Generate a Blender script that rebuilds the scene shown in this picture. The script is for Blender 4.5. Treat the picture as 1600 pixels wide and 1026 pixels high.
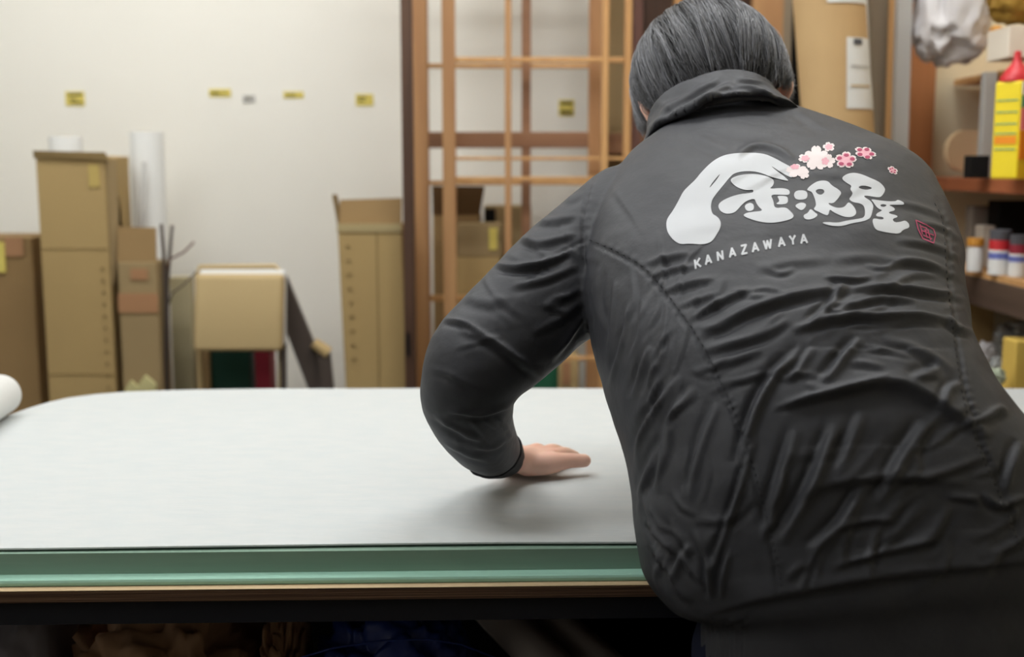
import bpy, bmesh, math, random
import numpy as np
from mathutils import Vector, Matrix, noise
from mathutils.bvhtree import BVHTree
from mathutils.geometry import tessellate_polygon
for o in list(bpy.data.objects): bpy.data.objects.remove(o)
scn = bpy.context.scene
COL = scn.collection
# ------------------------------------------------------------------ camera
FPX = 1800.0; PITCH = math.radians(8.0); ZC = 1.147
CAM = np.array([0.0, 0.0, ZC])
FW = np.array([0, math.cos(PITCH), -math.sin(PITCH)]); UPV = np.array([0, math.sin(PITCH), math.cos(PITCH)])
cd = bpy.data.cameras.new('camera'); cam = bpy.data.objects.new('camera', cd); COL.objects.link(cam)
cam.location = CAM; cam.rotation_euler = (math.pi/2-PITCH, 0, 0)
cd.sensor_width = 36; cd.lens = 36*FPX/1600; cd.clip_start = .02
cd.dof.use_dof = True; cd.dof.focus_distance = 1.22; cd.dof.aperture_fstop = 3.7
scn.camera = cam
# ------------------------------------------------------------------ world, lights, exposure
w = bpy.data.worlds.new('world'); scn.world = w; w.use_nodes = True
w.node_tree.nodes['Background'].inputs[0].default_value = (.8, .9, 1, 1)
w.node_tree.nodes['Background'].inputs[1].default_value = .3
def area(name, loc, sx, sy, power, col, aim=None):
    l = bpy.data.lights.new(name, 'AREA'); l.shape = 'RECTANGLE'; l.size = sx; l.size_y = sy; l.energy = power; l.color = col
    o = bpy.data.objects.new(name, l); COL.objects.link(o); o.location = loc
    if aim is not None: o.rotation_euler = (Vector(aim)-Vector(loc)).to_track_quat('-Z', 'Y').to_euler()
    return o
LAMPS = [(.42, 1.80, 2.44, 1.0, .16, 9), (-.95, 2.15, 2.44, 1.0, .16, 7.5), (-1.3, -.1, 2.44, .16, 1.0, 5), (-.60, 1.05, 2.44, 1.0, .16, 6.5)]  # last two lamps are added fill for the table front and paper
for i, (x, y, z, sx, sy, p) in enumerate(LAMPS):
    for k in (-.375, -.125, .125, .375):                      # four bulbs stand for the light of one bare tube
        l = bpy.data.lights.new('ceiling_tube_light', 'POINT'); l.energy = p/4*1.9; l.color = (.975, .988, 1); l.shadow_soft_size = .11
        o = bpy.data.objects.new('ceiling_tube_light', l); COL.objects.link(o); o.location = (x+(k*sx if sx > sy else 0), y+(k*sy if sy > sx else 0), z-.08)
scn.view_settings.view_transform = 'Standard'; scn.view_settings.look = 'None'; scn.view_settings.gamma = 1
scn.view_settings.use_curve_mapping = False; scn.view_settings.exposure = 0.60
# ------------------------------------------------------------------ helpers
def at(px, py, Y):
    d = FW + np.array([1, 0, 0])*(px-800)/FPX + UPV*(513-py)/FPX
    return CAM + d*(Y/d[1])
def onz(px, py, z):
    d = FW + np.array([1, 0, 0])*(px-800)/FPX + UPV*(513-py)/FPX
    return CAM + d*((z-ZC)/d[2])
def zat(py, Y): return at(800, py, Y)[2]
def topx(P):
    v = P-CAM; dz = v@FW
    return np.stack([800+FPX*v[:, 0]/dz, 513-FPX*(v@UPV)/dz], 1)
def lin(c):
    r = []
    for v in c[:3]:
        v /= 255; r.append(v/12.92 if v <= .04045 else ((v+.055)/1.055)**2.4)
    return (*r, 1)
def V(*a): return np.array(a, float)
class MB:
    def __init__(s): s.v = []; s.f = []
    def add(s, vs, fs):
        n = len(s.v); s.v += [tuple(map(float, q)) for q in vs]; s.f += [tuple(i+n for i in f) for f in fs]; return s
    def box(s, lo, hi, rot=0, lean=(0, 0)):
        lo = V(*lo); hi = V(*hi); c = (lo+hi)/2; vs = []
        for k in range(8):
            p = V(hi[0] if k & 1 else lo[0], hi[1] if k & 2 else lo[1], hi[2] if k & 4 else lo[2])
            if rot:
                q = p-c; p = c+V(q[0]*math.cos(rot)-q[1]*math.sin(rot), q[0]*math.sin(rot)+q[1]*math.cos(rot), q[2])
            p = p+V(lean[0], lean[1], 0)*(p[2]-lo[2]); vs.append(p)
        return s.add(vs, [(0, 2, 3, 1), (4, 5, 7, 6), (0, 1, 5, 4), (2, 6, 7, 3), (0, 4, 6, 2), (1, 3, 7, 5)])
    def bar(s, p0, p1, w, d, up=(0, 1, 0)):
        p0 = V(*p0); p1 = V(*p1); a = p1-p0; a /= np.linalg.norm(a); b = np.cross(a, V(*up)); b /= np.linalg.norm(b); c = np.cross(b, a)
        vs = [p+b*w/2*i+c*d/2*j for p in (p0, p1) for i, j in ((-1, -1), (1, -1), (1, 1), (-1, 1))]
        return s.add(vs, [(0, 1, 2, 3), (7, 6, 5, 4), (0, 4, 5, 1), (1, 5, 6, 2), (2, 6, 7, 3), (3, 7, 4, 0)])
    def tube(s, pts, r, n=12, caps=True):
        pts = [V(*p) for p in pts]; rs = r if hasattr(r, '__len__') else [r]*len(pts); vs = []; fs = []; u = None
        for i, p in enumerate(pts):
            t = pts[min(i+1, len(pts)-1)]-pts[max(i-1, 0)]; t /= np.linalg.norm(t)+1e-12
            if u is None: u = np.cross(t, V(0, 0, 1)) if abs(t[2]) < .9 else np.cross(t, V(1, 0, 0))
            u = u-t*(u@t); u /= np.linalg.norm(u); q = np.cross(t, u)
            for k in range(n):
                a = 2*math.pi*k/n; vs.append(p+rs[i]*(u*math.cos(a)+q*math.sin(a)))
        for i in range(len(pts)-1):
            for k in range(n):
                fs.append((i*n+k, i*n+(k+1) % n, (i+1)*n+(k+1) % n, (i+1)*n+k))
        if caps: fs += [tuple(range(n))[::-1], tuple(range((len(pts)-1)*n, len(pts)*n))]
        return s.add(vs, fs)
    def lathe(s, c, prof, n=20):
        return s.tube([V(c[0], c[1], c[2]+z) for r, z in prof], [max(r, 1e-4) for r, z in prof], n)
    def prism(s, poly, ext):
        n = len(poly); a = [V(*p) for p in poly]; e = V(*ext)
        return s.add(a+[p+e for p in a], [tuple(range(n))[::-1], tuple(range(n, 2*n))]+[(i, (i+1) % n, n+(i+1) % n, n+i) for i in range(n)])
def wloc(o):
    l = V(0, 0, 0)
    while o is not None: l = l+V(*o.location); o = o.parent
    return l
def setp(o, label=None, cat=None, group=None, kind=None):
    if label: o['label'] = label
    if cat: o['category'] = cat
    if group: o['group'] = group
    if kind: o['kind'] = kind
    return o
def mk(name, mb, mat, parent=None, smooth=False, bevel=0, label=None, cat=None, group=None, kind=None, seg=2):
    v = np.array(mb.v, float).reshape(-1, 3)
    if parent is None:
        base = V((v[:, 0].min()+v[:, 0].max())/2, (v[:, 1].min()+v[:, 1].max())/2, v[:, 2].min()); loc = base
    else: base = wloc(parent); loc = V(0, 0, 0)
    me = bpy.data.meshes.new(name); me.from_pydata([tuple(q) for q in v-base], [], mb.f); me.materials.append(mat)
    bm = bmesh.new(); bm.from_mesh(me); bmesh.ops.recalc_face_normals(bm, faces=bm.faces[:])
    if bevel: bmesh.ops.bevel(bm, geom=bm.edges[:], offset=bevel, segments=seg, affect='EDGES', profile=.5)
    bm.to_mesh(me); bm.free()
    if smooth:
        me.polygons.foreach_set('use_smooth', [True]*len(me.polygons))
        if smooth == 'angle': me.set_sharp_from_angle(angle=math.radians(40))
    o = bpy.data.objects.new(name, me); COL.objects.link(o); o.location = loc
    if parent: o.parent = parent
    return setp(o, label, cat, group, kind)
def thing(name, loc, label, cat, group=None):
    o = bpy.data.objects.new(name, None); COL.objects.link(o); o.location = tuple(map(float, loc)); o.empty_display_size = .05
    return setp(o, label, cat, group)
# ------------------------------------------------------------------ materials
MATS = {}
def mat(name, col, rough=.6, spec=.3, col2=None, nscale=8, nstretch=(1, 1, 1), bump=0, bscale=60, bstretch=None, metal=0, alpha=None, trans=0, sheen=0, detail=4, lo=.35, hi=.65, coat=0):
    if name in MATS: return MATS[name]
    m = bpy.data.materials.new(name); m.use_nodes = True; nt = m.node_tree; b = nt.nodes['Principled BSDF']
    b.inputs['Base Color'].default_value = lin(col); b.inputs['Roughness'].default_value = rough; b.inputs['Specular IOR Level'].default_value = spec
    b.inputs['Metallic'].default_value = metal; b.inputs['Transmission Weight'].default_value = trans
    if sheen: b.inputs['Sheen Weight'].default_value = sheen
    if coat: b.inputs['Coat Weight'].default_value = coat
    if alpha is not None: b.inputs['Alpha'].default_value = alpha
    tc = nt.nodes.new('ShaderNodeTexCoord')
    def noi(scale, stretch):
        mp = nt.nodes.new('ShaderNodeMapping'); mp.inputs['Scale'].default_value = stretch; nt.links.new(tc.outputs['Object'], mp.inputs[0])
        n = nt.nodes.new('ShaderNodeTexNoise'); n.inputs['Scale'].default_value = scale; n.inputs['Detail'].default_value = detail
        nt.links.new(mp.outputs[0], n.inputs[0]); return n
    if col2:
        n = noi(nscale, nstretch); r = nt.nodes.new('ShaderNodeValToRGB'); r.color_ramp.elements[0].position = lo; r.color_ramp.elements[1].position = hi
        r.color_ramp.elements[0].color = lin(col); r.color_ramp.elements[1].color = lin(col2)
        nt.links.new(n.outputs[0], r.inputs[0]); nt.links.new(r.outputs[0], b.inputs['Base Color'])
    if bump:
        n = noi(bscale, bstretch or nstretch); bp = nt.nodes.new('ShaderNodeBump'); bp.inputs['Strength'].default_value = bump; bp.inputs['Distance'].default_value = .003
        nt.links.new(n.outputs[0], bp.inputs['Height']); nt.links.new(bp.outputs[0], b.inputs['Normal'])
    MATS[name] = m; return m
M_wall = mat('wall_plaster', (247, 244, 235), .8, .2, (244, 241, 232), 2, bump=.08, bscale=120)
M_rwall = mat('side_wall_plaster', (214, 204, 180), .8, .2)
M_ceil = mat('ceiling_board', (232, 232, 228), .9, .1)
M_floor = mat('floor_vinyl', (84, 78, 70), .5, .4, (74, 70, 62), 3)
M_fwall = mat('dark_unseen_wall', (92, 84, 76), .8, .2)  # unseen wall behind the camera, kept dark to cut bounce light
M_card = mat('cardboard', (182, 156, 108), .85, .15, (172, 146, 100), 3, (1, 1, .4), bump=.05, bscale=200, bstretch=(1, 1, .05))
M_card_d = mat('cardboard_inside', (150, 128, 88), .9, .1, (140, 118, 80), 3)
M_card_l = mat('cardboard_pale', (196, 172, 126), .85, .15, (188, 162, 116), 3)
M_card_b = mat('cardboard_brown', (158, 130, 90), .85, .15, (148, 121, 84), 3)
M_card_g = mat('cardboard_greyed', (168, 146, 108), .85, .15, (158, 136, 100), 3)
M_tape = mat('packing_tape', (176, 132, 96), .35, .5)
M_paper = mat('white_paper', (208, 211, 211), .8, .15, (203, 208, 209), 22, (1, 2.5, 1), bump=.12, bscale=45, bstretch=(1, 3, 1))
M_roll = mat('rolled_paper', (222, 222, 219), .7, .25)
M_yellow = mat('yellow_label_paper', (226, 208, 112), .7, .2)
M_ink = mat('label_ink', (112, 100, 56), .8, .1)
M_inkg = mat('print_ink_grey', (90, 90, 95), .8, .1)
M_wood_o = mat('orange_wood', (190, 146, 100), .55, .35, (172, 126, 86), 5, (6, 6, .5))
M_wood_l = mat('pale_wood', (214, 168, 112), .6, .3, (198, 150, 98), 5, (6, 6, .5))
M_wood_d = mat('dark_wood', (92, 66, 50), .5, .4, (76, 54, 42), 5, (6, 6, .5))
M_wood_b = mat('brown_wood', (154, 112, 82), .55, .35, (136, 98, 72), 5, (.6, 6, 6))
M_wood_r = mat('reddish_wood', (128, 92, 82), .55, .35, (110, 78, 70), 5, (6, 6, .5))
M_green_d = mat('green_foam', (142, 168, 152), .8, .2, (132, 158, 142), 6, (.4, 8, 8))
M_green_l = mat('mint_green_mat', (166, 210, 192), .7, .3, (154, 200, 182), 6, (.4, 8, 8))
M_ply = mat('plywood_edge', (110, 84, 64), .8, .2, (70, 50, 38), 12, (.3, 1, 60), bump=.4, bscale=30, bstretch=(.5, 1, 30))
M_plyt = mat('plywood_face', (206, 182, 148), .7, .2, (190, 165, 130), 8, (.5, 5, 5))
M_black = mat('black_steel', (22, 23, 30), .5, .4)
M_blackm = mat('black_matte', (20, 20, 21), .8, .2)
M_white = mat('white_plastic', (236, 236, 234), .45, .4)
M_greyp = mat('grey_painted', (184, 182, 178), .5, .4)
M_taupe = mat('taupe_board', (146, 132, 112), .7, .2, (136, 122, 104), 4, (2, 2, .3))
M_beige = mat('beige_board', (186, 176, 142), .8, .2, (178, 166, 132), 4)
M_seat = mat('tan_vinyl', (198, 174, 128), .55, .3)
M_steel = mat('brushed_steel', (170, 168, 165), .35, .5, metal=.8)
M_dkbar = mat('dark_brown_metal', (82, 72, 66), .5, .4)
M_dgreen = mat('dark_green_box', (30, 66, 54), .6, .3)
M_green = mat('green_carton', (46, 110, 80), .6, .3)
M_dred = mat('dark_red_box', (150, 44, 60), .6, .3)
M_poly = mat('clear_polythene', (222, 222, 222), .3, .5, alpha=.55)
M_bag = mat('crumpled_white_polythene', (222, 219, 220), .8, .15, bump=.12, bscale=25)
M_ochre = mat('ochre_bag', (160, 124, 50), .7, .3, bump=.3, bscale=20)
M_red = mat('red_cap_plastic', (206, 44, 52), .4, .5)
M_lyel = mat('yellow_bottle', (246, 220, 40), .4, .5)
M_orange = mat('orange_print', (245, 150, 40), .6, .3)
M_pinkp = mat('pink_print', (240, 130, 140), .6, .3)
M_teal = mat('green_print', (90, 160, 130), .6, .3)
M_blue = mat('blue_print', (110, 120, 190), .6, .3)
M_bluetarp = mat('blue_polythene', (36, 60, 140), .35, .5, bump=.4, bscale=20)
M_kraft = mat('brown_kraft_paper', (172, 138, 110), .8, .2, bump=.4, bscale=14)
M_fgrey = mat('grey_felt_sheet', (165, 165, 180), .8, .2)
M_amber = mat('amber_tape', (214, 150, 60), .4, .5)
M_cardy = mat('yellow_box_card', (224, 190, 96), .75, .2)
M_silver = mat('crumpled_foil', (190, 192, 190), .35, .5, (120, 124, 124), 20, bump=.8, bscale=30, metal=.3)
M_bench = mat('grey_bench_laminate', (162, 152, 142), .6, .3)
M_shelfd = mat('dark_shelf_fascia', (92, 74, 62), .6, .3, (80, 64, 54), 5, (6, .5, 6))
M_skin = mat('skin', (246, 204, 184), .5, .35, (238, 188, 168), 14, bump=.12, bscale=120)
MATS['skin'].node_tree.nodes['Principled BSDF'].inputs['Subsurface Weight'].default_value = .15
MATS['skin'].node_tree.nodes['Principled BSDF'].inputs['Subsurface Radius'].default_value = (.01, .004, .002)
M_nail = mat('fingernail', (236, 190, 176), .3, .5)
M_hair = mat('grey_black_hair', (56, 56, 60), .42, .7)
_nt = M_hair.node_tree; _at = _nt.nodes.new('ShaderNodeAttribute'); _at.attribute_name = 'strand'; _rp = _nt.nodes.new('ShaderNodeValToRGB')
_rp.color_ramp.elements[0].color = lin((34, 34, 37)); _rp.color_ramp.elements[1].color = lin((150, 151, 158)); _rp.color_ramp.elements[0].position = .2
_nt.links.new(_at.outputs['Fac'], _rp.inputs[0]); _nt.links.new(_rp.outputs[0], _nt.nodes['Principled BSDF'].inputs['Base Color'])
M_scalp = mat('hair_base', (24, 24, 26), .7, .2)
M_jacket = mat('charcoal_nylon', (59, 60, 65), .56, .34, (54, 55, 60), 30, bump=.25, bscale=70)
M_rib = mat('black_rib_knit', (34, 34, 38), .9, .1, bump=.6, bscale=60, bstretch=(4, 4, .3))
M_cuff = mat('black_cuff_cloth', (40, 41, 44), .7, .25)
M_print = mat('white_transfer_print', (208, 211, 216), .6, .3)
M_pwhite = mat('blossom_white_print', (238, 226, 227), .6, .3)
M_ppink = mat('blossom_pink_print', (238, 178, 192), .6, .3)
M_pcrim = mat('blossom_crimson_print', (178, 64, 102), .6, .3)
M_denim = mat('navy_trouser_cloth', (22, 26, 44), .85, .15, bump=.2, bscale=90)
M_shoe = mat('black_shoe', (28, 28, 30), .5, .4)
# ------------------------------------------------------------------ room shell
X0, X1, Y0, Y1, ZT = -2.6, 1.30, -2.2, 3.2, 2.5
def slab(name, lo, hi, m): return mk(name, MB().box(lo, hi), m, kind='structure')
slab('floor', (X0-.1, Y0-.1, -.1), (X1+.1, Y1+.1, 0), M_floor)
slab('ceiling', (X0-.1, Y0-.1, ZT), (X1+.1, Y1+.1, ZT+.1), M_ceil)
slab('wall_back', (X0-.1, Y1, 0), (X1+.1, Y1+.1, ZT), M_wall)
slab('wall_front', (X0-.1, Y0-.1, 0), (X1+.1, Y0, ZT), M_fwall)
slab('wall_left', (X0-.1, Y0, 0), (X0, Y1, ZT), M_wall)
slab('wall_right', (X1, Y0, 0), (X1+.1, Y1, ZT), M_rwall)
m_em = bpy.data.materials.new('lamp_tube'); m_em.use_nodes = True
m_em.node_tree.nodes['Principled BSDF'].inputs['Emission Color'].default_value = (1, .98, .95, 1); m_em.node_tree.nodes['Principled BSDF'].inputs['Emission Strength'].default_value = 4
LAB = ['ceiling strip light nearly above the lattice frames and table right half', 'ceiling strip light above the cardboard boxes at the left', 'ceiling fill light added at the left for the table front', 'ceiling fill light added to lighten the body shadow on the paper']
for i, (x, y, z, sx, sy, p) in enumerate(LAMPS):
    t = thing('ceiling_light', (x, y, ZT), LAB[i], 'ceiling light', 'ceiling strip lights')
    mk('housing', MB().box((x-sx/2-.03, y-sy/2-.03, 2.475), (x+sx/2+.03, y+sy/2+.03, ZT)), M_white, t)
    a, b = ((x-sx/2+.02, y, 2.455), (x+sx/2-.02, y, 2.455)) if sx > sy else ((x, y-sy/2+.02, 2.455), (x, y+sy/2-.02, 2.455))
    mk('tube', MB().tube([a, b], .012), m_em, t, smooth=True)
# ------------------------------------------------------------------ work table
ZP = .760                                   # height of the paper
XL, XR = -1.75, 1.18
def fy(px, py, z): return onz(px, py, z)[1]
tl = thing('work_table', (0, 1.55, 0), 'long work table with plywood top, green foam layers and black steel frame', 'table')
ye0, ye1 = fy(0, 862, ZP), fy(990, 853, ZP)                        # front edge runs slightly away to the right
sl = (ye1-ye0)/(onz(990, 853, ZP)[0]-onz(0, 862, ZP)[0])
def yf(x, dy=0): return ye0+(x-onz(0, 862, ZP)[0])*sl+dy
YB = 1.985
def layer(name, z0, z1, dyf, dyb, m, bev=0, rnd=.10):
    xs0, xs1 = onz(42, 636, ZP)[0]-.25, XR-.02
    cut = [onz(*c, ZP) for c in ((300, 609), (200, 612), (150, 616), (105, 622), (75, 629), (48, 637), (-40, 668), (-130, 720))]
    pts = [(xs0, yf(xs0, dyf), z0), (xs1, yf(xs1, dyf), z0), (xs1, YB+dyb, z0)]+[(c[0]+.012, min(c[1]-.012, YB+dyb), z0) for c in cut]+[(xs0, 1.62, z0)]
    return mk(name, MB().prism(pts, (0, 0, z1-z0)), m, tl, bevel=bev)
layer('foam_layer', .7345, .7565, .004, -.02, M_green_d, 0)
layer('mint_mat', .7265, .7343, -.012, -.01, M_green_l, .003)
xs0 = onz(42, 636, ZP)[0]-.27
layer('plywood_top', .7135, .7260, -.022, .0, M_ply, .0015)
mk('plywood_lip', MB().prism([(xs0+.02, yf(xs0, -.0222), .7262), (XR-.02, yf(XR, -.0222), .7262), (XR-.02, yf(XR, -.0105), .7262), (xs0+.02, yf(xs0, -.0105), .7262)], (0, 0, .0006)), M_plyt, tl)
mk('frame_beam', MB().prism([(xs0+.02, yf(xs0, -.014), .688), (XR-.03, yf(XR, -.014), .688), (XR-.03, yf(XR, .02), .688), (xs0+.02, yf(xs0, .02), .688)], (0, 0, .0253)), M_black, tl)
mk('frame_beam', MB().box((xs0+.03, YB-.06, .66), (XR-.03, YB-.02, .7133)), M_black, tl)
for x, y in ((xs0+.06, 1.18), (XR-.07, 1.21), (xs0+.06, YB-.04), (XR-.07, YB-.04)):
    mk('leg', MB().box((x-.02, y-.02, 0), (x+.02, y+.02, .688)), M_black, tl)
mk('dark_backing', MB().box((xs0+.05, YB-.055, .32), (XR-.06, YB-.045, .655)), M_blackm, tl)  # added black backing so the space under the table stays dark
mk('lower_shelf', MB().box((xs0+.05, 1.2, .30), (XR-.06, YB-.03, .32)), M_blackm, tl)
# white paper sheet, its back left corner rounding down towards the roll
L = [(0, 857), (150, 855.5), (330, 853.5), (560, 850), (800, 848), (990, 847.5)]
poly = [onz(*p, ZP) for p in L]
xr = XR-.03; poly.append(V(xr, yf(xr, -.002), ZP)); poly.append(V(xr, YB, ZP))
for p in [(1500, 607), (940, 607), (650, 607), (420, 607.5), (300, 609), (200, 612), (150, 616), (105, 622), (75, 629), (48, 637), (-40, 668), (-130, 720), (-200, 800)]: poly.append(onz(*p, ZP))
poly.append(V(poly[0][0]-.16, poly[0][1]-.004, ZP))
def fill_grid(poly, step, zf, thick):
    bm = bmesh.new(); f = bm.faces.new([bm.verts.new(tuple(p)) for p in poly])
    lo = np.min(poly, 0); hi = np.max(poly, 0)
    for ax in (0, 1):
        n = V(0, 0, 0); n[ax] = 1; q = lo[ax]+step
        while q < hi[ax]:
            c = V(0, 0, 0); c[ax] = q
            bmesh.ops.bisect_plane(bm, geom=bm.verts[:]+bm.edges[:]+bm.faces[:], plane_co=c, plane_no=n); q += step
    bmesh.ops.triangulate(bm, faces=[f for f in bm.faces if len(f.verts) > 4])
    for v in bm.verts: v.co.z += zf(v.co.x, v.co.y)
    bm.normal_update()
    r = bmesh.ops.extrude_face_region(bm, geom=bm.faces[:])
    for e in r['geom']:
        if isinstance(e, bmesh.types.BMVert): e.co.z -= thick
    mb = MB(); bm.verts.index_update(); mb.add([v.co for v in bm.verts], [tuple(v.index for v in f.verts) for f in bm.faces]); bm.free(); return mb
def zpap(x, y):
    return .0006*noise.noise(Vector((x*5, y*5, 0)))+.0008
mk('paper_sheet', fill_grid(poly, .04, zpap, .0018), M_paper, smooth='angle', label='large white paper sheet spread flat over the work table under the hand', cat='paper')
# second sheet edge lying on the first at the left (faint edge in the photo)
# paper roll at left end of the table
a = onz(34, 645, ZP); b = onz(-185, 800, ZP); r = .0315
t = thing('paper_roll', a, 'white paper roll lying on the left end of the work table', 'paper roll')
A = V(a[0]-.022, a[1]-.02, ZP+.003+r); B = V(b[0]-.022, b[1], ZP+.002+r); dr = (B-A)/np.linalg.norm(B-A)
mk('wound_paper', MB().tube([A-dr*.0, A+dr*.002, B], [r-.003, r, r], 40), M_roll, t, smooth='angle')
mk('core', MB().tube([A-dr*.004, A+dr*.01], .012, 20), M_card_l, t, smooth='angle')
# ------------------------------------------------------------------ wall notes
def note(x0, y0, x1, y1, label, lines, m=M_yellow, tilt=0, cat='label', group=None, nm='yellow_label'):
    Y = Y1-.003; p = at(x0, y1, Y); q = at(x1, y0, Y)
    t = thing(nm, ((p[0]+q[0])/2, Y1, p[2]), label, cat, 'yellow labels on the back wall' if nm == 'yellow_label' else None)
    mk('sheet', MB().prism([(p[0], Y, p[2]), (q[0], Y, p[2]+tilt), (q[0], Y, q[2]+tilt), (p[0], Y, q[2])], (0, .0025, 0)), m, t)
    for (u0, v0, u1, v1) in lines:
        a_ = V(p[0]+(q[0]-p[0])*u0, Y-.0008, q[2]+(p[2]-q[2])*v1); b_ = V(p[0]+(q[0]-p[0])*u1, Y, q[2]+(p[2]-q[2])*v0)
        mk('printed_line', MB().box(a_, b_), M_ink, t)
note(103, 143, 131, 165, 'yellow note low crooked lettering on wall above the tall brown box', [(.15, .12, .9, .3), (.2, .5, .6, .62), (.3, .72, .9, .85)])
note(327, 139, 360, 151, 'narrow yellow label on wall above the tan stool, left of the other narrow one', [(.1, .4, .5, .7), (.6, .45, .8, .6)])
note(443, 143, 474, 153, 'narrow yellow label on wall right of the pale grey smudge label', [(.1, .4, .6, .65)])
note(556, 147, 583, 165, 'yellow square label on wall left of the wooden frames', [(.1, .2, .6, .35), (.15, .5, .5, .65)])
note(873, 156, 897, 181, 'yellow label with dark lines seen between the wooden lattice bars', [(.1, .1, .9, .3), (.1, .65, .9, .9)])
note(380, 149, 398, 160, 'small pale grey label on the back wall', [(.2, .3, .7, .5)], M_greyp, nm='grey_label')
# ------------------------------------------------------------------ cartons and things along the back wall
def carton(x0, x1, top, Y, dep, label, m=M_card, name='cardboard_box', lean=0, ztop=None, base=0, hollow=False):
    p = at(x0, top, Y); q = at(x1, top, Y); z = p[2]
    t = thing(name, ((p[0]+q[0])/2, Y+dep/2, base), label, 'box', 'cardboard boxes behind the table')
    if hollow:
        mb = MB(); k = .004; x0, x1 = p[0], q[0]
        for lo, hi in (((x0, Y, base), (x1, Y+k, z)), ((x0, Y+dep-k, base), (x1, Y+dep, z)), ((x0, Y+k, base), (x0+k, Y+dep-k, z)), ((x1-k, Y+k, base), (x1, Y+dep-k, z)), ((x0+k, Y+k, base), (x1-k, Y+dep-k, base+k))): mb.box(lo, hi)
        mk('body', mb, m, t)
    else: mk('body', MB().box((p[0]-lean*z, Y, base), (q[0]-lean*z, Y+dep, z), lean=(lean, 0)), m, t, bevel=.003)
    return t, p, q, z
# leftmost carton
t, p, q, z = carton(-60, 49, 371, 2.78, .2, 'wide brown cardboard box at the far left edge beside the tallest box', M_card_b)
mk('packing_tape', MB().box((at(8, 372, 2.78)[0], 2.776, zat(400, 2.78)), (at(36, 372, 2.78)[0], 2.779, z+.001)), M_tape, t)
mk('label', MB().box((at(-22, 380, 2.78)[0], 2.775, zat(425, 2.78)), (at(7, 372, 2.78)[0], 2.779, zat(378, 2.78))), M_yellow, t, label='yellow label')
# tall carton
t, p, q, z = carton(56, 163, 246, 2.72, .17, 'tallest brown cardboard box with open crumpled flaps and a white roll in it', hollow=True)
for dz in (388, 584):
    zz = zat(dz, 2.72); mk('fold_crease', MB().box((p[0]+.003, 2.7185, zz-.002), (q[0]-.003, 2.7205, zz)), M_card_d, t)
mk('flap', MB().prism([(p[0]-.003, 2.715, z-.002), (q[0]+.012, 2.712, z-.006), (q[0]+.004, 2.712, z+.012), (p[0]-.003, 2.712, z+.016)], (0, .004, 0)), M_card_d, t)
mk('flap', MB().prism([(q[0], 2.72, z), (q[0]+.016, 2.74, z-.006), (q[0]+.015, 2.80, z-.25), (q[0]+.001, 2.86, z-.25), (q[0]+.001, 2.89, z)], (0, 0, .004)), M_card, t)
mk('side_flap', MB().prism([(q[0]+.002, 2.723, z-.30), (q[0]+.014, 2.74, z-.22), (q[0]+.018, 2.74, z-.005), (q[0]+.002, 2.723, z)], (.003, .006, 0)), M_card_g, t)
mk('sticker', MB().box((at(138, 250, 2.72)[0], 2.717, zat(292, 2.72)), (at(154, 250, 2.72)[0], 2.7195, zat(258, 2.72))), mat('faded_yellow_sticker', (196, 172, 104), .7, .2), t, label='yellow sticker')
for k in range(11):
    zz = zat(420+k*18.5, 2.72); mk('staple', MB().box((at(150, 250, 2.72)[0], 2.7175, zz-.0035), (at(154, 250, 2.72)[0], 2.7195, zz+.0035)), M_card_d, t)
def roll(x0, x1, top, Y, zb, name, label, m, lean=0, inner=None, cat='roll'):
    p = at(x0, top, Y); q = at(x1, top, Y); r = (q[0]-p[0])/2; c = (p+q)/2
    t = thing(name, (c[0]-lean*(c[2]-zb), Y, zb), label, cat)
    mk('tube', MB().tube([(c[0]-lean*(c[2]-zb), Y, zb), (c[0], Y, c[2]-.002), (c[0], Y, c[2])], [r, r, r*.97], 32), m, t, smooth='angle')
    mk('core', MB().tube([(c[0], Y, c[2]-.05), (c[0], Y, c[2]+.001)], r*.55, 24), inner or M_card_l, t, smooth='angle')
    return t
roll(77, 127, 213, 2.80, .006, 'paper_roll', 'white paper roll poking out of the top of the tallest box', M_roll, cat='paper roll')
# dark strip standing in for the shaded gap between boxes
mk('dark_gap_strip', MB().box((at(168, 372, 2.91)[0], 2.91, 0), (at(184, 372, 2.91)[0], 2.93, zat(372, 2.91))), M_dkbar, label='narrow dark strip for the shaded gap between the tallest box and the slim box', cat='board')
# clear roll + white tube in it, standing in narrow box
roll(203, 255, 206, 2.93, .02, 'plastic_film_roll', 'tall white roll standing upright behind the slim box', M_roll, .01)
mk('corner_trim', MB().tube([at(226, 253, 2.86), at(222, 360, 2.86)*1, V(at(222, 360, 2.86)[0], 2.86, .02)], .007, 8), M_greyp, smooth=True, label='thin grey rod standing in front of the tall white roll', cat='rod')
t, p, q, z = carton(183, 244, 409, 2.72, .09, 'slim brown cardboard box with raised flap beside the tallest box', M_card_g)
mk('flap', MB().prism([(p[0], 2.722, z), (q[0], 2.722, z), (q[0]-.002, 2.735, zat(356, 2.73)), (p[0], 2.735, zat(354, 2.73))], (0, .004, 0)), M_card_b, t)
mk('packing_tape', MB().box((p[0]-.001, 2.717, zat(488, 2.72)), (q[0]+.001, 2.7195, zat(458, 2.72))), M_tape, t)
mk('printed_patch', MB().box((at(203, 400, 2.72)[0], 2.7175, zat(437, 2.72)), (at(230, 400, 2.72)[0], 2.7195, zat(420, 2.72))), M_tape, t)
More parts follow.
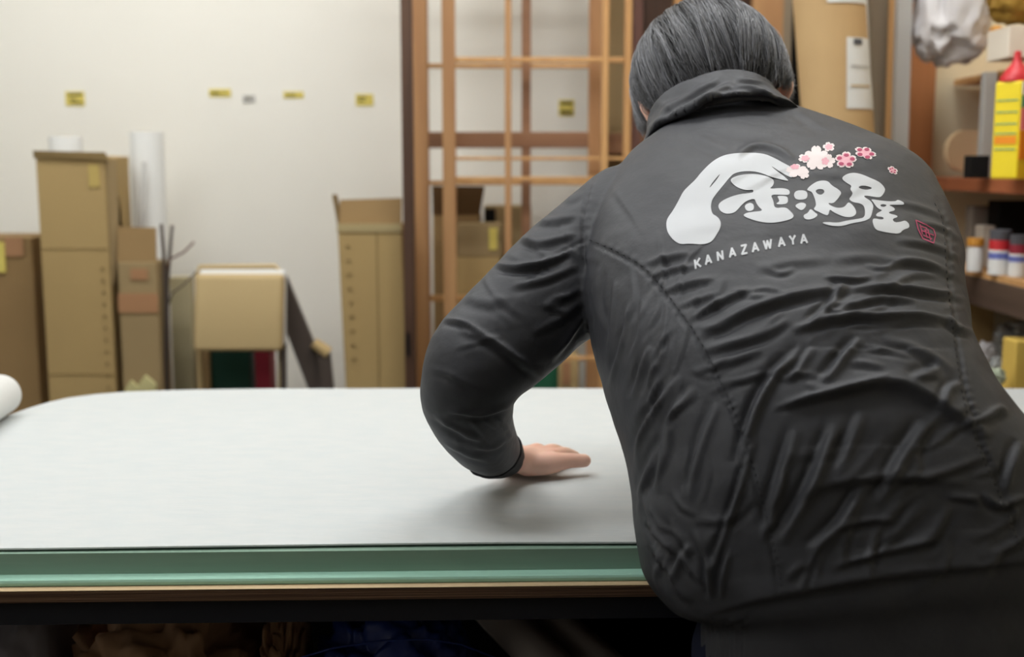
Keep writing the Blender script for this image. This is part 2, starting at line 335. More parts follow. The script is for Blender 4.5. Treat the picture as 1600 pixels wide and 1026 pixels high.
mk('plastic_scrap', MB().prism([at(193, 612, 2.68), at(204, 594, 2.68), at(214, 604, 2.68), at(226, 586, 2.68), at(243, 600, 2.68), at(243, 640, 2.68)*1, at(193, 640, 2.68)], (0, .012, 0)), mat('pale_yellow_wrap', (204, 196, 142), .6, .3), bevel=.002, label='crumpled yellowish scrap in front of the slim box at its foot', cat='scrap')
# twiggy dark poles
t = thing('wire_bundle', at(259, 600, 2.75)*[1, 1, 0], 'thin dark wires and twigs standing between slim box and pale board', 'wire')
mk('wire', MB().tube([V(at(259, 600, 2.75)[0], 2.75, .01), at(259, 600, 2.75), at(259, 470, 2.75), at(256, 400, 2.75), at(252, 350, 2.75)], .0045, 8), M_dkbar, t, smooth=True)
mk('wire', MB().tube([V(at(262, 600, 2.76)[0], 2.76, .01), at(262, 600, 2.76), at(262, 440, 2.76), at(265, 400, 2.76), at(269, 352, 2.76)], .004, 8), M_dkbar, t, smooth=True)
mk('wire', MB().tube([at(259, 420, 2.75), at(267, 404, 2.75), at(287, 394, 2.75), at(303, 378, 2.75)], .0025, 8), M_wood_r, t, smooth=True)
mk('wire', MB().tube([at(262, 480, 2.745), at(269, 458, 2.745), at(287, 445, 2.745), at(306, 425, 2.745)], .002, 8), M_dkbar, t, smooth=True)
mk('pale_board', MB().box((at(264, 433, 2.88)[0], 2.88, 0), (at(296, 433, 2.88)[0], 2.92, zat(433, 2.88))), M_beige, bevel=.002, label='pale olive board standing left of the tan stool', cat='board')
# stool / step
Ys = 2.70
t = thing('folding_stool', V(at(370, 600, Ys)[0], Ys+.1, 0), 'folding stool with tan rounded square seat and dark legs leaning at the wall', 'stool')
p = at(302, 549, Ys-.015); q = at(437, 430, Ys-.015)
mk('seat', MB().box((p[0], Ys-.02, p[2]), (q[0], Ys+.015, q[2]), lean=(.03, .10)), M_seat, t, bevel=.011, seg=4, smooth='angle')
mk('seat_rim', MB().box((p[0]+.004, Ys+.018, p[2]+.01), (q[0]+.002, Ys+.032, zat(422, Ys+.03)), lean=(.02, .08)), M_white, t, bevel=.006, label='pale rim behind the seat')
def rod(name, pts, r, m, n=10): mk(name, MB().tube(pts, r, n), m, t, smooth=True)
rod('frame', [V(at(308, 500, Ys+.05)[0], Ys+.05, .01), at(308, 430, Ys+.05), at(312, 417, Ys+.06), at(430, 416, Ys+.06), at(438, 424, Ys+.05), at(438, 610, Ys+.05), V(at(438, 610, Ys+.05)[0], Ys+.05, .01)], .006, M_seat)
mk('rear_leg', MB().prism([at(438, 425, Ys+.07), at(447, 432, Ys+.07), at(520, 610, Ys+.07), at(536, 655, Ys+.07), at(500, 655, Ys+.07), at(440, 500, Ys+.07)], (0, .02, 0)), M_dkbar, t, label='dark slanting rear leg')
rod('front_leg', [at(443, 470, Ys+.04), at(443, 610, Ys+.04), V(at(443, 610, Ys+.04)[0], Ys+.04, .01)], .008, M_dkbar)
mk('foot_cap', MB().tube([at(490, 535, Ys+.06), at(513, 552, Ys+.06)], [.014, .016], 12), M_card_l, t, smooth='angle', label='tan rounded cap')
mk('strut', MB().prism([at(498, 548, Ys+.05), at(515, 552, Ys+.05), at(524, 640, Ys+.05), at(502, 640, Ys+.05)], (0, .018, 0)), M_dkbar, t)
for nm, x0, x1, m_, c_ in (('green_box', 329, 389, M_dgreen, 'dark green box standing under the tan stool seat'), ('red_box', 397, 421, M_dred, 'narrow dark red box standing under the tan stool seat'), ('brown_board', 305, 327, M_card_b, 'brown panel standing under the left side of the stool seat')):
    p = at(x0, 540, Ys+.13); q = at(x1, 540, Ys+.13)
    mk(nm, MB().box((p[0], Ys+.13, 0), (q[0], Ys+.20, p[2])), m_, bevel=.003, label=c_, cat='box' if 'box' in nm else 'board')
# right carton beside dark post
t, p, q, z = carton(527, 627, 350, 2.74, .085, 'tall corrugated cardboard box with open lid left of the wooden frames', M_card, lean=-.03)
mk('flap', MB().prism([(p[0]+.003, 2.745, z), (q[0], 2.745, z), (q[0], 2.76, zat(309, 2.76)), (p[0]+.004, 2.76, zat(312, 2.76))], (0, .004, 0)), M_card_b, t)
mk('side_flap', MB().prism([(p[0], 2.742, z), (p[0]-.012, 2.745, zat(304, 2.74)), (p[0]-.007, 2.75, zat(306, 2.74)), (p[0]+.004, 2.75, z)], (0, .05, 0)), M_card_d, t)
mk('packing_tape', MB().box((p[0], 2.7365, zat(362, 2.74)), (q[0], 2.7395, z+.001)), mat('sheer_tape', (176, 158, 116), .4, .4), t)
mk('corner_fold', MB().box((at(590, 500, 2.74)[0], 2.7385, 0), (at(592, 500, 2.74)[0], 2.7395, z-.02)), M_card_d, t)
for k in range(9):
    zz = zat(385+k*22, 2.74); mk('staple', MB().box((at(541+k*.8, 400, 2.74)[0], 2.7375, zz-.003), (at(547+k*.8, 400, 2.74)[0], 2.7395, zz+.003)), M_card_d, t)
# ------------------------------------------------------------------ wooden door frames
ZR = 1.95
def vbar(name, x0, x1, Y, d, m, parent, ytop=None, zb=0, **k):
    p = at(x0, 300, Y); q = at(x1, 300, Y); zt = ZR if ytop is None else zat(ytop, Y)
    return mk(name, MB().box((p[0], Y, zb), (q[0], Y+d, zt)), m, parent, bevel=.0015, **k)
def hbar(name, x0, x1, y0, y1, Y, d, m, parent, **k):
    p = at(x0, y1, Y); q = at(x1, y0, Y)
    return mk(name, MB().box((p[0], Y, p[2]), (q[0], Y+d, q[2])), m, parent, bevel=.0015, **k)
t = thing('door_panel', V(at(636, 300, 2.8)[0], 2.8, 0), 'dark brown wooden door edge standing left of the lattice frames', 'door panel')
vbar('edge', 629, 646, 2.695, .035, M_wood_d, t)
mk('latch', MB().box((at(635, 540, 2.69)[0], 2.691, zat(556, 2.69)), (at(640, 540, 2.69)[0], 2.696, zat(520, 2.69))), M_blackm, t)
t = thing('lattice_frame', V(at(800, 300, 2.86)[0], 2.86, 0), 'orange-brown wooden sliding door frame at the rear of the stack', 'door frame', 'wooden lattice frames')
vbar('stile', 646, 670, 2.84, .035, M_wood_o, t)
vbar('stile', 919, 938, 2.84, .035, M_wood_o, t)
vbar('muntin', 815, 829, 2.845, .02, M_wood_b, t)
hbar('rail', 668, 922, 206, 231, 2.843, .03, M_wood_b, t)
for y0, y1 in ((99, 106), (462, 471), (282, 289)): hbar('muntin', 668, 922, y0, y1, 2.85, .018, M_wood_l, t)
hbar('rail', 646, 938, -150, -120, 2.843, .03, M_wood_b, t)
t = thing('lattice_frame', V(at(850, 300, 2.79)[0], 2.79, 0), 'pale wooden lattice door frame at the front of the stack', 'door frame', 'wooden lattice frames')
vbar('stile', 692, 712, 2.77, .032, M_wood_o, t)
vbar('stile', 974, 984, 2.77, .032, M_wood_l, t)
vbar('muntin', 789, 799, 2.775, .018, M_wood_o, t); vbar('muntin', 939, 949, 2.775, .018, M_wood_l, t)
for y0, y1 in ((89, 97), (245, 250), (276, 282), (557, 563)): hbar('muntin', 710, 976, y0, y1, 2.78, .014, M_wood_l, t)
hbar('rail', 692, 984, -130, -105, 2.773, .028, M_wood_l, t)
t = thing('lattice_frame', V(at(960, 300, 2.92)[0], 2.92, 0), 'wide brown wooden frame behind the head of the person', 'door frame', 'wooden lattice frames')
hbar('rail', 925, 1060, 208, 240, 2.92, .03, M_wood_b, t)
vbar('stile', 986, 1000, 2.915, .035, M_wood_r, t); vbar('stile', 1169, 1216, 2.90, .035, M_wood_o, t)
vbar('stile', 1049, 1060, 2.915, .03, M_wood_l, t)
hbar('rail', 986, 1216, -120, -90, 2.92, .02, M_wood_b, t)
vbar('tall_cardboard_sheet', 942, 982, 2.97, .02, M_card_g, None, label='tall dull cardboard sheet standing behind the pale lattice bars', cat='cardboard sheet')
vbar('dark_panel', 1000, 1050, 3.02, .03, M_wood_d, None, label='dark wooden panel standing behind the head on its left side', cat='panel')
vbar('dark_panel', 1060, 1172, 3.0, .03, M_wood_d, None, label='dark wooden panel directly behind the top of the head', cat='panel')
vbar('grey_wood_panel', 1215, 1229, 2.9, .03, M_taupe, None, label='grey-brown narrow panel between orange post and cardboard tube', cat='panel')
vbar('dark_panel', 1229, 1262, 2.95, .03, M_blackm, None, label='black sheet standing in for the dark gap at the left side of the cardboard tube', cat='panel')  # black sheet gives the shaded gap beside the tube
# boxes behind the lattice
t, p, q, z = carton(676, 750, 336, 3.0, .15, 'brown box behind the lattice frames, open flap coloured dark for its shaded inside', M_card_b)
mk('flap', MB().prism([(p[0], 3.0, z), (q[0], 3.0, z), (q[0]+.012, 3.01, zat(291, 3.0)), (p[0]-.002, 3.01, zat(290, 3.0))], (0, .005, 0)), mat('cardboard_shade', (88, 66, 42), .9, .1), t)  # flap colour holds the shade inside the open box
t, p, q, z = carton(712, 782, 402, 2.9, .09, 'tan box stacked under the pinkish parcel behind the lattice', M_card)
z2 = z
t, p, q, z = carton(714, 784, 349, 2.905, .08, 'pinkish parcel with yellow tape on top of the tan box behind the lattice', M_card_g, base=z2+.001)
mk('packing_tape', MB().box((at(764, 350, 2.9)[0], 2.901, zat(390, 2.9)), (at(777, 350, 2.9)[0], 2.904, zat(356, 2.9))), M_yellow, t, label='yellow tape')
t, p, q, z = carton(756, 830, 322, 3.02, .12, 'brown box at the right behind the lattice, black tab on it', M_card_g)
mk('tab', MB().box((at(757, 330, 3.02)[0], 3.016, zat(350, 3.02)), (at(774, 330, 3.02)[0], 3.019, zat(326, 3.02))), M_blackm, t)
carton(790, 872, 566, 2.9, .1, 'green box behind the table seen under the arm', M_green)
t, p, q, z = carton(873, 905, 556, 2.86, .1, 'cream box with reddish print behind the table seen under the armpit', M_card_l)
mk('print_patch', MB().box((at(879, 570, 2.86)[0], 2.856, zat(600, 2.86)), (at(891, 570, 2.86)[0], 2.859, zat(565, 2.86))), M_tape, t)
carton(925, 975, 575, 2.9, .06, 'tan box behind the table left of the jacket waist', M_card)
# ------------------------------------------------------------------ right of head: tube, boards
Yt = 2.35
p0 = at(1241, -260, Yt); p1 = at(1349, -260, Yt); rr = (at(1352, 60, Yt)[0]-at(1243, 60, Yt)[0])/2
ctop = (at(1282, -200, Yt)+at(1330, -200, Yt))/2*1; cmid = (at(1243, 20, Yt)+at(1350, 20, Yt))/2; clow = (at(1255, 190, Yt)+at(1362, 190, Yt))/2
dr = (cmid-clow); dr /= dr[2]
cb = clow-dr*clow[2]; ct = cmid+dr*(1.95-cmid[2])
t = thing('cardboard_tube', cb, 'thick brown cardboard tube with white shipping labels standing right of the head', 'tube')
mk('tube', MB().tube([cb, ct], rr, 48), mat('tube_kraft', (200, 168, 122), .75, .2, (190, 158, 114), 4), t, smooth='angle')
def wrap(x0, x1, y0, y1, m, nm, off=.0012, lab=None):
    vs = []; n = 12; fs = []; k = 0
    for yy in np.linspace(y0, y1, n+1):
        for xx in np.linspace(x0, x1, n+1):
            P = at(xx, yy, Yt); c = cb+dr*P[2]; u = np.clip((P[0]-c[0])/rr, -.985, .985)
            vs.append(V(c[0]+u*rr*1.01, Yt-math.sqrt(1-u*u)*rr*1.01-off, P[2]))
    for i in range(n):
        for j in range(n): a_ = i*(n+1)+j; fs.append((a_, a_+1, a_+n+2, a_+n+1))
    mb = MB(); mb.add(vs, fs); return mk(nm, mb, m, t, smooth=True, label=lab)
wrap(1307, 1357, 64, 172, M_roll, 'shipping_label', .0012, 'white shipping label'); wrap(1278, 1347, -40, 11, M_roll, 'shipping_label', .0012, 'white shipping label')
wrap(1318, 1333, 66, 75, M_inkg, 'printed_code', .003); wrap(1313, 1350, 106, 109, M_greyp, 'printed_line', .003); wrap(1313, 1348, 136, 139, M_card_l, 'printed_line', .003)
mk('taupe_board', MB().prism([at(1352, -200, 2.5), at(1396, -200, 2.5), at(1392, 300, 2.5), at(1376, 300, 2.5)], (0, .03, 0)), M_taupe, label='grey-brown board leaning right of the cardboard tube', cat='board')
def upr(x0, x1, xb0, xb1, Y, d, m, nm, lab, cat='board'):
    a_, b_ = at(x0, -150, Y), at(x1, -150, Y); c_, d_ = at(xb1, 300, Y), at(xb0, 300, Y)
    ex = lambda P, Q: Q+(Q-P)*((Q[2]-.0)/(P[2]-Q[2]))
    mk(nm, MB().prism([a_, b_, ex(b_, c_), ex(a_, d_)], (0, d, 0)), m, label=lab, cat=cat)
upr(1398, 1404, 1385, 1394, 2.46, .02, M_wood_l, 'pale_strip', 'thin pale wooden strip between taupe board and white board', 'strip')
upr(1407, 1430, 1395, 1417, 2.44, .02, M_greyp, 'white_board', 'pale grey upright board beside the shelf unit', 'board')
# ------------------------------------------------------------------ shelf unit on right wall
XS = .95
def ys(px): return XS*FPX/(px-800)*math.cos(PITCH)*1.0
def zsh(px, py):
    # height of a point on plane X = XS seen at px,py
    d = FW+V(1, 0, 0)*(px-800)/FPX+UPV*(513-py)/FPX; return (CAM+d*(XS/d[0]))
za = zsh(1470, 277)[2]; zb = zsh(1560, 98)[2]; zc = zsh(1545, 427)[2]
yE = 2.74
t = thing('shelf_unit', (XS+.15, 2.2, 0), 'open brown wooden shelf unit along the right wall', 'shelf')
mk('shelf_board', MB().box((XS, 1.7, za-.028), (XS+.34, yE, za)), mat('orange_shelf_wood', (176, 104, 66), .5, .4, (160, 92, 58), 5, (6, .5, 6)), t, bevel=.002)
mk('shelf_board', MB().box((XS+.08, 1.7, zb-.014), (XS+.34, yE, zb)), M_wood_l, t, bevel=.002)
mk('shelf_board', MB().box((XS, 1.7, zc-.02), (XS+.34, yE, zc)), M_wood_l, t, bevel=.002)
mk('fascia', MB().box((XS-.006, 1.7, zc-.07), (XS+.012, yE, zc-.012)), M_shelfd, t, bevel=.002)
p = at(1420, 200, yE); q = at(1459, 200, yE)
mk('upright', MB().box((p[0], yE, 0), (q[0], yE+.03, 1.95)), mat('post_wood', (188, 126, 82), .55, .35, (168, 112, 72), 5, (6, 6, .5)), t, bevel=.002)
mk('back_panel', MB().box((q[0], yE+.012, 0), (XS+.34, yE+.03, 1.95)), mat('cream_panel', (236, 224, 194), .8, .2), t)
mk('front_upright', MB().box((XS+.30, 1.7, 0), (XS+.34, 1.73, 1.95)), M_wood_o, t)
for sy_ in (2.30,):
    t2 = mk('bracket', MB().prism([(XS+.30, sy_, zb-.014), (XS+.10, sy_, zb-.014), (XS+.13, sy_, zb-.07), (XS+.17, sy_, zb-.10), (XS+.17, sy_, za+.12), (XS+.20, sy_, za+.12), (XS+.30, sy_, zb-.2)], (0, .02, 0)), M_greyp, t, label='grey metal bracket')
# bracket seen as tall pale strip
def shelf_pt(px, py, z): return onz(px, py, z)
def stand(px, Y): return at(px, 300, Y)[0]
Yk = 2.36
mk('white_strip', MB().box((stand(1529, Yk), Yk, za+.001), (stand(1549, Yk), Yk+.02, zat(112, Yk))), M_greyp, bevel=.002, label='pale grey upright metal strip behind the black cube', cat='strip')
mk('black_cube', MB().box((stand(1514, Yk-.06), Yk-.06, za+.001), (stand(1544, Yk-.06), Yk-.025, zat(243, Yk-.06))), M_blackm, bevel=.002, label='small black cube standing on the orange shelf', cat='box')
c = at(1508, 235, 2.62); rr2 = .047
t = thing('wooden_disc', V(c[0], 2.62, za), 'pale round wooden disc leaning behind the black cube on the shelf', 'disc')
mk('disc', MB().tube([V(c[0], 2.60, za+rr2*1.25), V(c[0], 2.625, za+rr2*1.25)], rr2, 36), mat('disc_wood', (240, 212, 170), .6, .3), t, smooth='angle', bevel=0)
# bottle
def bottle(cx, cy, zb_, h, wd, rot, label, cols):
    t = thing('glue_bottle', V(cx, cy, zb_), label, 'bottle')
    mk('bottle_body', MB().box((cx-wd/2, cy-wd/2, zb_), (cx+wd/2, cy+wd/2, zb_+h*.76), rot=rot), M_lyel, t, bevel=.004)
    c_, s_ = math.cos(rot), math.sin(rot)
    def face(u0, u1, v0, v1, side, m, nm, off):
        P = []
        for u, v_ in ((u0, v0), (u1, v0), (u1, v1), (u0, v1)):
            x = -wd/2+wd*u; y = -wd/2-off
            if side: x, y = wd/2+off, -wd/2+wd*u
            P.append((cx+x*c_-y*s_, cy+x*s_+y*c_, zb_+h*.76*v_))
        e = (0, off, 0) if not side else (-off, 0, 0)
        mk(nm, MB().prism(P, (e[0]*c_-e[1]*s_, e[0]*s_+e[1]*c_, 0)), m, t)
    for u0, u1, v0, v1, sd, m, nm in cols: face(u0, u1, v0, v1, sd, m, nm, .0012)
    mk('cap', MB().lathe((cx, cy, zb_+h*.76), [(wd*.55, 0), (wd*.55, h*.03), (wd*.38, h*.09), (wd*.2, h*.14), (wd*.13, h*.17), (wd*.12, h*.23), (wd*.05, h*.24)], 24), M_red, t, smooth='angle', label='red conical cap')
cols = [(0.04, .96, .86, .99, 0, M_white, 'white_print'), (.04, .96, .73, .85, 0, M_teal, 'green_print'), (.04, .96, .5, .72, 0, M_pinkp, 'pink_print'), (.04, .96, .2, .49, 0, M_orange, 'orange_print')]+\
       [(.1, .9, v, v+.012, 1, M_teal, 'green_line') for v in (.3, .46, .56, .68, .8)]+[(.1, .9, .36, .44, 1, M_orange, 'orange_print')]
cols = [(a_, b_, c_, d_, 1-e_, m_, n_) for a_, b_, c_, d_, e_, m_, n_ in cols]
Yb = 2.16
wd = .052
bx = (stand(1547, Yb)+stand(1608, Yb))/2
bh = zat(80, Yb)-za
bottle(bx, Yb, za+.001, bh, wd, math.radians(-52), 'square yellow glue bottle with red conical cap on the orange shelf', cols)
bottle(bx+.066, Yb+.02, za+.001, bh*.98, wd, math.radians(-52), 'square yellow bottle at the right picture edge beside its twin', cols)
def blob(name, c, s, seed, m, amp=.25, freq=3, sub=4, parent=None, sharp=True, floor=None, roof=None, **k):
    bm = bmesh.new(); bmesh.ops.create_icosphere(bm, subdivisions=sub, radius=1); mb = MB(); vs = []
    for v in bm.verts:
        d = v.co.normalized(); n = noise.fractal(d*freq+Vector((seed*7.1, seed*3.3, 0)), 1.0, 2.0, 4)
        if sharp: n = 1-2*abs(n)
        e = abs(d.x)**.7, abs(d.y)**.7, abs(d.z)**.7
        f = 1+amp*(n-.5)
        q_ = V(*c)+V(*s)*V(math.copysign(e[0], d.x), math.copysign(e[1], d.y), math.copysign(e[2], d.z))*f
        if floor is not None: q_[2] = max(q_[2], floor)
        if roof is not None: q_[2] = min(q_[2], roof)
        vs.append(q_)
    mb.add(vs, [tuple(x.index for x in f.verts) for f in bm.faces]); bm.free()
    return mk(name, mb, m, parent, smooth=not sharp or True, **k)
# items on the upper shelf
def bag(px0, px1, y0, y1, Y, dep): 
    a_ = at(px0, y1, Y); b_ = at(px1, y0, Y); return ((a_[0]+b_[0])/2, Y, (a_[2]+b_[2])/2), ((b_[0]-a_[0])/2, dep, (b_[2]-a_[2])/2)
c_, s_ = bag(1430, 1545, -70, 98, 2.45, .07)
blob('plastic_bag', c_, s_, 3, M_bag, .22, 1.6, 5, label='crumpled whitish plastic bag hanging over the top shelf end', cat='bag')
c_, s_ = bag(1545, 1566, 40, 84, 2.38, .02)
blob('amber_tape_roll', c_, s_, 5, M_amber, .1, 2, 3, label='amber tape roll on the top shelf beside the white box', cat='tape')
p = at(1568, 88, 2.22); z4 = zb+.001
t = thing('white_box', (p[0]+.06, 2.25, z4), 'white box on the top shelf under the ochre bag', 'box')
mk('body', MB().box((p[0], 2.2, z4), (XS+.3, 2.3, zat(40, 2.2)), lean=(0, 0)), mat('offwhite_box', (226, 216, 200), .7, .2), t, bevel=.002)
c_, s_ = bag(1553, 1640, -60, 34, 2.22, .05)
blob('ochre_bag', (c_[0], c_[1]+.02, max(c_[2], zat(40, 2.2)+s_[2]*.8)), s_, 9, M_ochre, .2, 2, 4, label='ochre bag lying on the white box at the top right', cat='bag')
# lower shelf clutter
def shbox(nm, x0, x1, y0, Y, dep, zb_, m, label, cat='box', **k):
    a_ = at(x0, y0, Y); b_ = at(x1, y0, Y)
    return mk(nm, MB().box((a_[0], Y, zb_+.001), (b_[0], Y+dep, a_[2])), m, bevel=.003, label=label, cat=cat, **k)
shbox('grey_pouch', 1520, 1562, 322, 2.52, .04, zc, mat('greyish_pouch', (136, 126, 116), .6, .3), 'greyish plastic pouch standing at the back of the lower shelf', 'pouch')
shbox('black_case', 1562, 1640, 314, 2.46, .06, zc, M_blackm, 'black case at the back of the lower shelf', 'case')
shbox('white_carton', 1535, 1556, 352, 2.42, .04, zc, mat('cream_carton', (206, 196, 182), .7, .2), 'cream carton standing behind the small jar on lower shelf', 'carton')
t = thing('small_jar', V(stand(1527, 2.33), 2.33, zc), 'small white-labelled jar with amber lid on the lower shelf', 'jar')
jx = stand(1529, 2.33); jr = .016
mk('body', MB().lathe((jx, 2.33, zc+.001), [(jr, 0), (jr, .045), (jr*.9, .05)], 20), M_white, t, smooth='angle')
mk('lid', MB().lathe((jx, 2.33, zc+.052), [(jr*1.05, 0), (jr*1.05, .014), (jr*.9, .016)], 20), M_amber, t, smooth='angle')
def can(px, Y, r_, h, label, b1, b2, b3):
    t = thing('paint_can', V(stand(px, Y), Y, zc), label, 'can'); x = stand(px, Y)
    mk('body', MB().lathe((x, Y, zc+.001), [(r_, 0), (r_, h*.55)], 24), b1, t, smooth='angle')
    mk('band', MB().lathe((x, Y, zc+.001+h*.55), [(r_*1.01, 0), (r_*1.01, h*.22)], 24), b2, t, smooth='angle')
    mk('lid', MB().lathe((x, Y, zc+.001+h*.77), [(r_*.98, 0), (r_*.98, h*.2), (r_*.85, h*.23)], 24), b3, t, smooth='angle')
    mk('label_patch', MB().lathe((x, Y, zc+.001+h*.35), [(r_*1.008, 0), (r_*1.008, h*.14)], 24), M_blue, t, smooth='angle')
can(1568, 2.26, .021, .088, 'white can with red band and blue print on the lower shelf', M_white, M_red, M_inkg)
can(1598, 2.22, .018, .08, 'second banded white can at the right edge of the lower shelf', M_white, M_dred, M_inkg)
# bench
zbch = onz(1590, 603, .72)[2]
t = thing('side_bench', (1.05, 2.35, 0), 'low grey side bench below the shelves behind the work table', 'bench')
mk('top', MB().box((.885, 2.03, .69), (X1-.01, 2.72, .72)), M_bench, t, bevel=.002)
for x, y in ((.91, 2.06), (.91, 2.68), (1.24, 2.06), (1.24, 2.68)): mk('leg', MB().box((x-.015, y-.015, 0), (x+.015, y+.015, .69)), M_black, t)
shbox('cardboard_box', 1500, 1556, 475, 2.50, .15, .72, M_card, 'brown cardboard box on the side bench under the shelves')
shbox('yellow_box', 1588, 1660, 533, 2.12, .06, .721, M_cardy, 'pale yellow box on the side bench at the right picture edge')
c_, s_ = bag(1560, 1625, 482, 560, 2.36, .05)
blob('grey_plastic_bundle', (c_[0], c_[1], .72+s_[2]*1.02), s_, 11, M_silver, .3, 2, 5, label='grey crumpled plastic bundle behind the yellow box on the bench', cat='bundle')
for k, (x0, x1, y0, y1, Y) in enumerate([(1528, 1554, 535, 565, 2.36), (1547, 1570, 558, 588, 2.24), (1543, 1566, 538, 562, 2.46), (1544, 1568, 576, 600, 2.12)]):
    c_, s_ = bag(x0, x1, y0, y1, Y, .014); zc_ = .721+s_[2]*1.2
    blob('plastic_wrapper', (c_[0], Y, max(c_[2], zc_)), s_, 20+k, [M_bag, M_silver, M_bag, mat('greenish_wrap', (190, 200, 176), .4, .5)][k], .5, 2.5, 4,
         label=['white crumpled wrapper highest beside the jacket edge', 'silvery crumpled wrapper touching the yellow box', 'whitish wrapper near the cardboard box on the bench', 'greenish wrapper lowest at the front of the bench'][k], cat='wrapper')
# ------------------------------------------------------------------ under the table
ZS = .32
def under(nm, x0, x1, y0, Y, dep, m, seed, label, cat, amp=.3, fr=2.0):
    a_ = at(x0, y0, Y); b_ = at(x1, y0, Y); h = (a_[2]-ZS)/2
    blob(nm, ((a_[0]+b_[0])/2, Y+dep, ZS+h), ((b_[0]-a_[0])/2*.93, dep, h*.98), seed, m, amp, fr, 5, label=label, cat=cat, floor=ZS+.001, roof=.665)
under('brown_paper_bundle', 60, 372, 978, 1.29, .13, M_kraft, 31, 'large crumpled brown paper bundle under the table at left', 'paper bundle')
under('brown_paper_bundle', 390, 460, 982, 1.31, .08, M_kraft, 35, 'smaller crumpled brown paper bundle under the table', 'paper bundle')
under('blue_plastic_sheet', 466, 745, 984, 1.33, .06, M_bluetarp, 41, 'dark blue crumpled plastic sheet stored under the table', 'plastic sheet', .22)
under('grey_sheet', -90, 56, 984, 1.30, .10, M_fgrey, 44, 'grey folded sheet under the left end of the table', 'sheet', .1, 1)
mk('black_block', MB().box((-.03, 1.23, ZS+.001), (.30, 1.8, .50)), M_blackm, label='black block added under the table to hold up the pale rolls', cat='crate', bevel=.004)  # added support, the two pale rolls would float without it
mk('black_block', MB().box((.31, 1.24, ZS+.001), (.80, 1.8, .67)), M_blackm, label='taller black block added to darken the gap under the table', cat='crate', bevel=.004)  # added block, keeps the view beside the trousers black
for k, xc in enumerate((.100, .163)):
    r_ = .0275
    mk('paper_roll', MB().tube([(xc, 1.235, .502+r_), (xc-.4*.38, 1.615, .502+r_)], r_, 28), mat('dim_roll_paper', (200, 192, 188), .7, .2), smooth='angle', label=['pale paper roll under the table, left of the pair', 'pale paper roll under the table, right of the pair'][k], cat='paper roll', group='pale rolls under the table')
mk('strap_wire', MB().tube([at(460, 1030, 1.30), at(520, 1012, 1.29), at(600, 1000, 1.285), at(670, 998, 1.285), at(720, 1006, 1.29), at(780, 1030, 1.30)], .0012, 6), M_bluetarp, smooth=True, label='thin bluish wire arching over the blue plastic sheet under the table', cat='wire')
# ------------------------------------------------------------------ the person
def cr(P, n):                                    # Catmull-Rom through rows of P
    P = np.array(P, float); Q = np.vstack([2*P[0]-P[1], P, 2*P[-1]-P[-2]]); out = []
    for i in range(1, len(Q)-2):
        for k in range(n):
            u = k/n; a, b, c, d = Q[i-1], Q[i], Q[i+1], Q[i+2]
            out.append(.5*((2*b)+(-a+c)*u+(2*a-5*b+4*c-d)*u*u+(-a+3*b-3*c+d)*u**3))
    out.append(Q[-2]); return np.array(out)
def loft(rings, m, cap=True):                    # rings: list of (m,3)
    mb = MB(); n = len(rings); fs = []
    for i in range(n-1):
        for k in range(m): fs.append((i*m+k, i*m+(k+1) % m, (i+1)*m+(k+1) % m, (i+1)*m+k))
    if cap: fs += [tuple(range(m))[::-1], tuple(range((n-1)*m, n*m))]
    mb.add(np.vstack(rings), fs); return mb
def remesh(mbs, voxel, smooth_it, fac=.5):
    mb = MB()
    for q in mbs: mb.add(q.v, q.f)
    me = bpy.data.meshes.new('tmp'); me.from_pydata(mb.v, [], mb.f)
    bm = bmesh.new(); bm.from_mesh(me); bmesh.ops.recalc_face_normals(bm, faces=bm.faces[:]); bm.to_mesh(me); bm.free()
    o = bpy.data.objects.new('tmp', me); COL.objects.link(o)
    r = o.modifiers.new('r', 'REMESH'); r.mode = 'VOXEL'; r.voxel_size = voxel
    if smooth_it: s = o.modifiers.new('s', 'SMOOTH'); s.iterations = smooth_it; s.factor = fac
    dg = bpy.context.evaluated_depsgraph_get(); dg.update(); ev = o.evaluated_get(dg); m2 = bpy.data.meshes.new_from_object(ev)
    nv = len(m2.vertices); v = np.empty(nv*3, 'f'); m2.vertices.foreach_get('co', v); nn = np.empty(nv*3, 'f'); m2.vertices.foreach_get('normal', nn)
    f = [tuple(p.vertices) for p in m2.polygons]
    bpy.data.objects.remove(o); bpy.data.meshes.remove(m2)
    return v.reshape(-1, 3).astype(float), nn.reshape(-1, 3).astype(float), f
person = thing('person', (.33, .98, 0), 'person in charcoal jacket seen from behind, leaning over the table, left hand pressing the paper', 'person')
